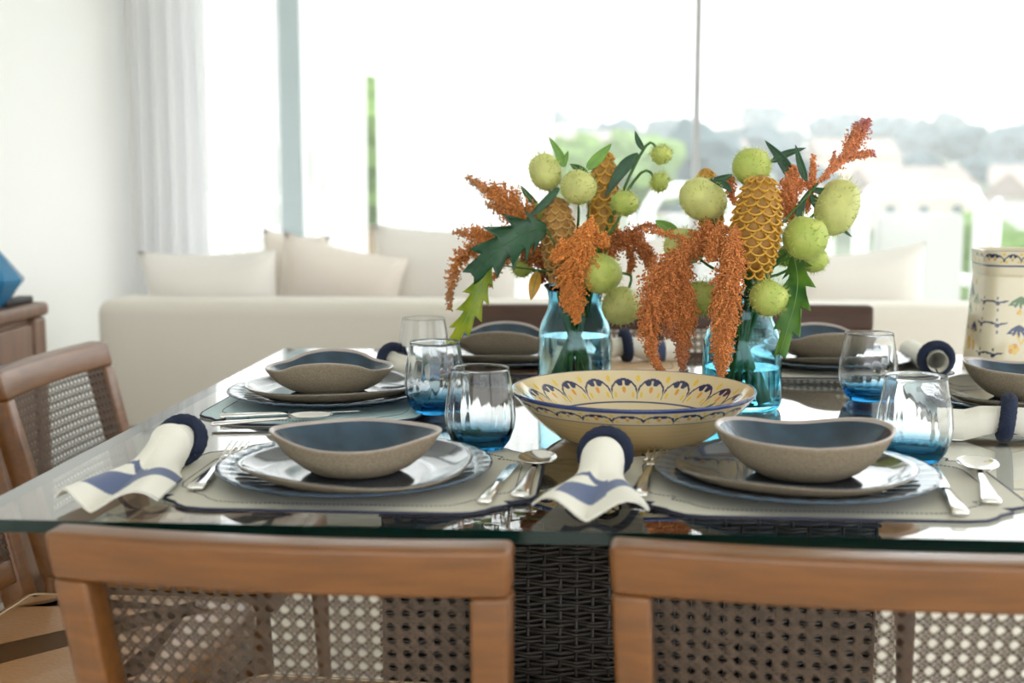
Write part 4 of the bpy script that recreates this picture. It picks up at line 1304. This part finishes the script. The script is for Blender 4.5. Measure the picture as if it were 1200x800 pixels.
# ---- amaranth sprays
def amaranth(V_, D, strands, label, slot, col=(.52, .185, .06), dens=1.0, col2=None, tipcol=None):
    root = sub_root('amaranth', label, 'flower', footp(V_), 'orange amaranth sprays')
    beads = []; bc = []
    first = None
    base_c = np.array(col); c2 = np.array(col2 or (col[0] * .55, col[1] * .5, col[2] * .5))
    for (pts, wf_, nb, mode) in strands:
        p3 = [W(q[0], q[1], D + q[2]) for q in pts]
        if first is None: first = p3[0]
        path = catmull([rel([q], root)[0] for q in p3], 60); T, N, B = frames(path)
        s_ = D / FPX
        tv = rng.uniform(0, 1, int(nb * dens)) ** (1.0)
        for t in tv:
            i = min(58, int(t * 59)); base = path[i] + (path[i + 1] - path[i]) * (t * 59 - i)
            wv = np.interp(t, np.linspace(0, 1, len(wf_)), wf_) * s_ * (1.4 if mode == 'up' else 1.12)
            an = rng.uniform(0, 2 * PI); out = N[i] * math.cos(an) + B[i] * math.sin(an)
            if mode == 'hang': dr = out * 1.0 + T[i] * rng.uniform(.3, 1.3) + np.array([0, 0, -.5])
            elif mode == 'up': dr = out * .8 + T[i] * rng.uniform(.5, 1.3) + np.array([0, 0, .25])
            else: dr = out + T[i] * rng.uniform(-.1, .8)
            dr /= np.linalg.norm(dr); ln = wv * rng.uniform(.45, 1.15)
            k = max(2, int(ln / .0024))
            shade = rng.uniform(0, 1)
            for m_ in range(k):
                f_ = (m_ + rng.uniform(0, .6)) / k
                q = base + dr * ln * f_ + rng.standard_normal(3) * .0011
                beads.append((q, rng.uniform(.0015, .0026) * (1 - .25 * f_)))
                c = base_c * (1 - .5 * shade * .8) + c2 * (.5 * shade * .8)
                c = c * rng.uniform(.8, 1.3) * np.array([1.42, 1.62, 1.4])
                if tipcol is not None and t * .6 + f_ * .4 > .75: c = c * .4 + np.array(tipcol) * .6
                bc.append(c)
    nb = len(beads)
    OCT = np.array([(1, 0, 0), (-1, 0, 0), (0, 1, 0), (0, -1, 0), (0, 0, 1), (0, 0, -1)], float)
    OF = np.array([(0, 2, 4), (2, 1, 4), (1, 3, 4), (3, 0, 4), (2, 0, 5), (1, 2, 5), (3, 1, 5), (0, 3, 5)])
    C = np.array([b[0] for b in beads]); R_ = np.array([b[1] for b in beads])
    V = (C[:, None, :] + OCT[None] * R_[:, None, None] * rng.uniform(.8, 1.25, (nb, 6, 1))).reshape(-1, 3)
    F = (OF[None] + (np.arange(nb) * 6)[:, None, None]).reshape(-1, 3)
    cc = np.repeat(np.array(bc), 6, axis=0)
    stuff(obj('florets', V, F, 'florets', root, True, cc))
    for k, (pts, wf_, nb_, mode) in enumerate(strands):
        p3 = [W(q[0], q[1], D + q[2]) for q in pts]
        pp = catmull([rel([q], root)[0] for q in p3], 24); v, f = tube(pp, np.linspace(.0016, .0007, 24), 5)
        obj('branch', v, f, 'florets_stem', root)
    stem(root, stem_path(V_, first, slot), .0026, 'stem')
    return root
mat('florets_stem', (.42, .17, .06), .7)
TIP = (.40, .30, .22); PINK = (.45, .14, .22)
amaranth(VQ1, D1, [([(632, 268, .0), (600, 242, .0), (548, 208, .0)], [17, 22, 15, 3], 330, 'up'), ([(620, 262, .0), (600, 255, 0), (572, 240, 0)], [12, 12, 4], 120, 'up'),
                   ([(610, 250, 0), (596, 235, 0), (590, 212, 0)], [6, 6, 2], 40, 'up')],
         'upright orange amaranth plume pointing out of the left bouquet', 10, tipcol=TIP)
amaranth(VQ1, D1, [([(640, 300, .0), (590, 278, -.0), (548, 296, -.0), (530, 325, 0), (527, 362, -.0)], [10, 20, 14, 9, 4], 520, 'both'),
                   ([(600, 285, .02), (570, 278, .02), (532, 272, .02)], [10, 14, 4], 170, 'up'), ([(600, 300, .02), (585, 315, .02), (573, 335, .02)], [8, 8, 3], 80, 'hang')],
         'arching orange amaranth tail drooping beside the yellow-green leaf', 11, tipcol=TIP)
amaranth(VQ1, D1, [([(690, 258, -.08), (682, 290, -.10), (672, 325, -.10), (672, 352, -.10), (676, 376, -.10)], [16, 30, 24, 14, 4], 1300, 'hang'),
                   ([(686, 290, -.09), (702, 278, -.09), (712, 288, -.09)], [12, 12, 5], 200, 'both'), ([(676, 285, -.09), (660, 292, -.09), (648, 305, -.09)], [12, 12, 6], 240, 'both'),
                   ([(690, 285, -.09), (693, 268, -.09), (694, 254, -.09)], [8, 6, 2], 90, 'up')],
         'dense orange amaranth tassel hanging over the rim of the left vase', 12, col=(.60, .21, .06))
amaranth(VQ1, D1, [([(712, 300, -.01), (738, 276, .0), (757, 296, .0), (764, 316, 0)], [10, 20, 14, 4], 420, 'hang'), ([(725, 285, 0), (750, 266, 0), (772, 264, 0)], [7, 7, 4], 130, 'hang'),
                   ([(735, 285, 0), (740, 305, 0), (737, 322, 0)], [10, 9, 3], 170, 'hang')],
         'dark orange amaranth spray on the side of the left bouquet next to the right one', 13, col=(.42, .13, .05))
amaranth(VQ1, D1, [([(650, 290, .02), (630, 300, .02), (612, 296, .02)], [16, 16, 6], 420, 'both'), ([(645, 305, .02), (640, 318, .02), (632, 328, .02)], [14, 12, 6], 260, 'both')],
         'dark red-brown amaranth clump behind the rim of the left vase', 14, col=(.36, .10, .035))
amaranth(VQ2, D2, [([(845, 275, -.02), (810, 290, -.04), (780, 315, -.06), (762, 365, -.07), (764, 410, -.07), (778, 438, -.07), (790, 447, -.07)], [14, 20, 30, 22, 9, 5, 4], 1500, 'hang'),
                   ([(800, 300, -.04), (800, 340, -.05), (800, 385, -.05), (800, 432, -.05)], [16, 26, 18, 4], 1000, 'hang'), ([(795, 310, -.05), (783, 350, -.06), (785, 390, -.06)], [14, 22, 8], 500, 'hang'),
                   ([(815, 285, -.04), (785, 275, -.03), (752, 268, -.03)], [8, 7, 3], 130, 'both'), ([(840, 280, -.03), (825, 275, -.03), (812, 300, -.03)], [14, 18, 10], 330, 'both')],
         'broad trailing orange amaranth hanging into the serving bowl', 10, col=(.47, .155, .055), tipcol=(.40, .17, .11))
amaranth(VQ2, D2, [([(862, 265, -.08), (858, 300, -.09), (850, 350, -.09), (847, 400, -.09), (845, 440, -.09)], [12, 24, 24, 17, 4], 2100, 'hang'),
                   ([(850, 265, -.06), (840, 285, -.07), (832, 305, -.07)], [12, 14, 8], 300, 'both')],
         'thick orange amaranth tail in front of the right vase', 11, col=(.52, .18, .065))
amaranth(VQ2, D2, [([(958, 215, .0), (985, 190, .0), (1000, 168, .0), (1018, 141, .0)], [5, 12, 17, 3], 300, 'up'), ([(965, 212, 0), (975, 195, 0), (978, 178, 0)], [7, 6, 2], 60, 'up'), ([(990, 185, 0), (1008, 182, 0), (1022, 180, 0)], [8, 8, 4], 90, 'up')],
         'slender pink-tipped amaranth plume rising from the right bouquet', 12, col=(.56, .20, .11), tipcol=PINK)
amaranth(VQ2, D2, [([(930, 270, .02), (925, 235, .02), (930, 198, .02)], [14, 18, 5], 430, 'up'), ([(945, 250, .02), (952, 215, .02), (953, 183, .02)], [8, 8, 3], 190, 'up'), ([(905, 240, .04), (925, 225, .04), (940, 215, .04)], [10, 10, 8], 170, 'up'),
                   ([(860, 240, .05), (857, 222, .05), (856, 208, .05)], [10, 9, 4], 130, 'up')],
         'upright orange amaranth clump behind the large ginger cone', 13, col=(.58, .20, .09))

# ---- big lobed leaves
def leaf_stem(V_, D, pts, wd, m, lobes, label, slot, curl=.12, roll=0.0):
    p3 = [W(q[0], q[1], D + q[2]) for q in pts]
    root = sub_root('lobed_leaf', label, 'leaf', footp(V_), None)
    leaf(root, p3, wd * D / FPX, m, lobes, curl, 60, roll, 'blade')
    stem(root, stem_path(V_, p3[0], slot), .002, 'stem')
    return root
leaf_stem(VQ1, D1, [(641, 268, -.06), (615, 274, -.09), (585, 292, -.10), (553, 322, -.09)], 33, 'leaf_dark', 5, 'dark green lobed leaf spreading across the left bouquet', 15)
leaf_stem(VQ1, D1, [(575, 308, -.03), (562, 340, -.05), (548, 372, -.06), (530, 403, -.06)], 21, 'leaf_yellow', 5, 'yellow-green lobed leaf hanging beside the left vase', 15.5, roll=.5)
leaf_stem(VQ2, D2, [(930, 298, -.02), (934, 328, -.06), (928, 365, -.08), (914, 416, -.08)], 24, 'leaf_hanging', 5, 'mid-green lobed leaf hanging beside the right vase', 15, roll=-.35)
leaf_stem(VQ1, D1, [(630, 318, .0), (626, 335, -.02), (622, 352, -.02)], 7, 'bract', 0, 'withered ochre leaf by the rim of the left vase', 16)
leaf_stem(VQ2, D2, [(795, 280, .03), (782, 268, .03), (768, 258, .03)], 9, 'leaf_bright', 0, 'small bright green leaf between the two bouquets', 16)
leaf_stem(VQ1, D1, [(693, 300, -.05), (697, 285, -.07), (704, 268, -.07)], 5, 'leaf_yellow', 0, 'narrow yellow-green leaf in the middle of the left bouquet', 17)
leaf_stem(VQ1, D1, [(690, 212, .01), (680, 200, .01), (668, 192, .01)], 6, 'leaf_mid', 0, 'small green leaf behind the round pale balloon fruit', 18)
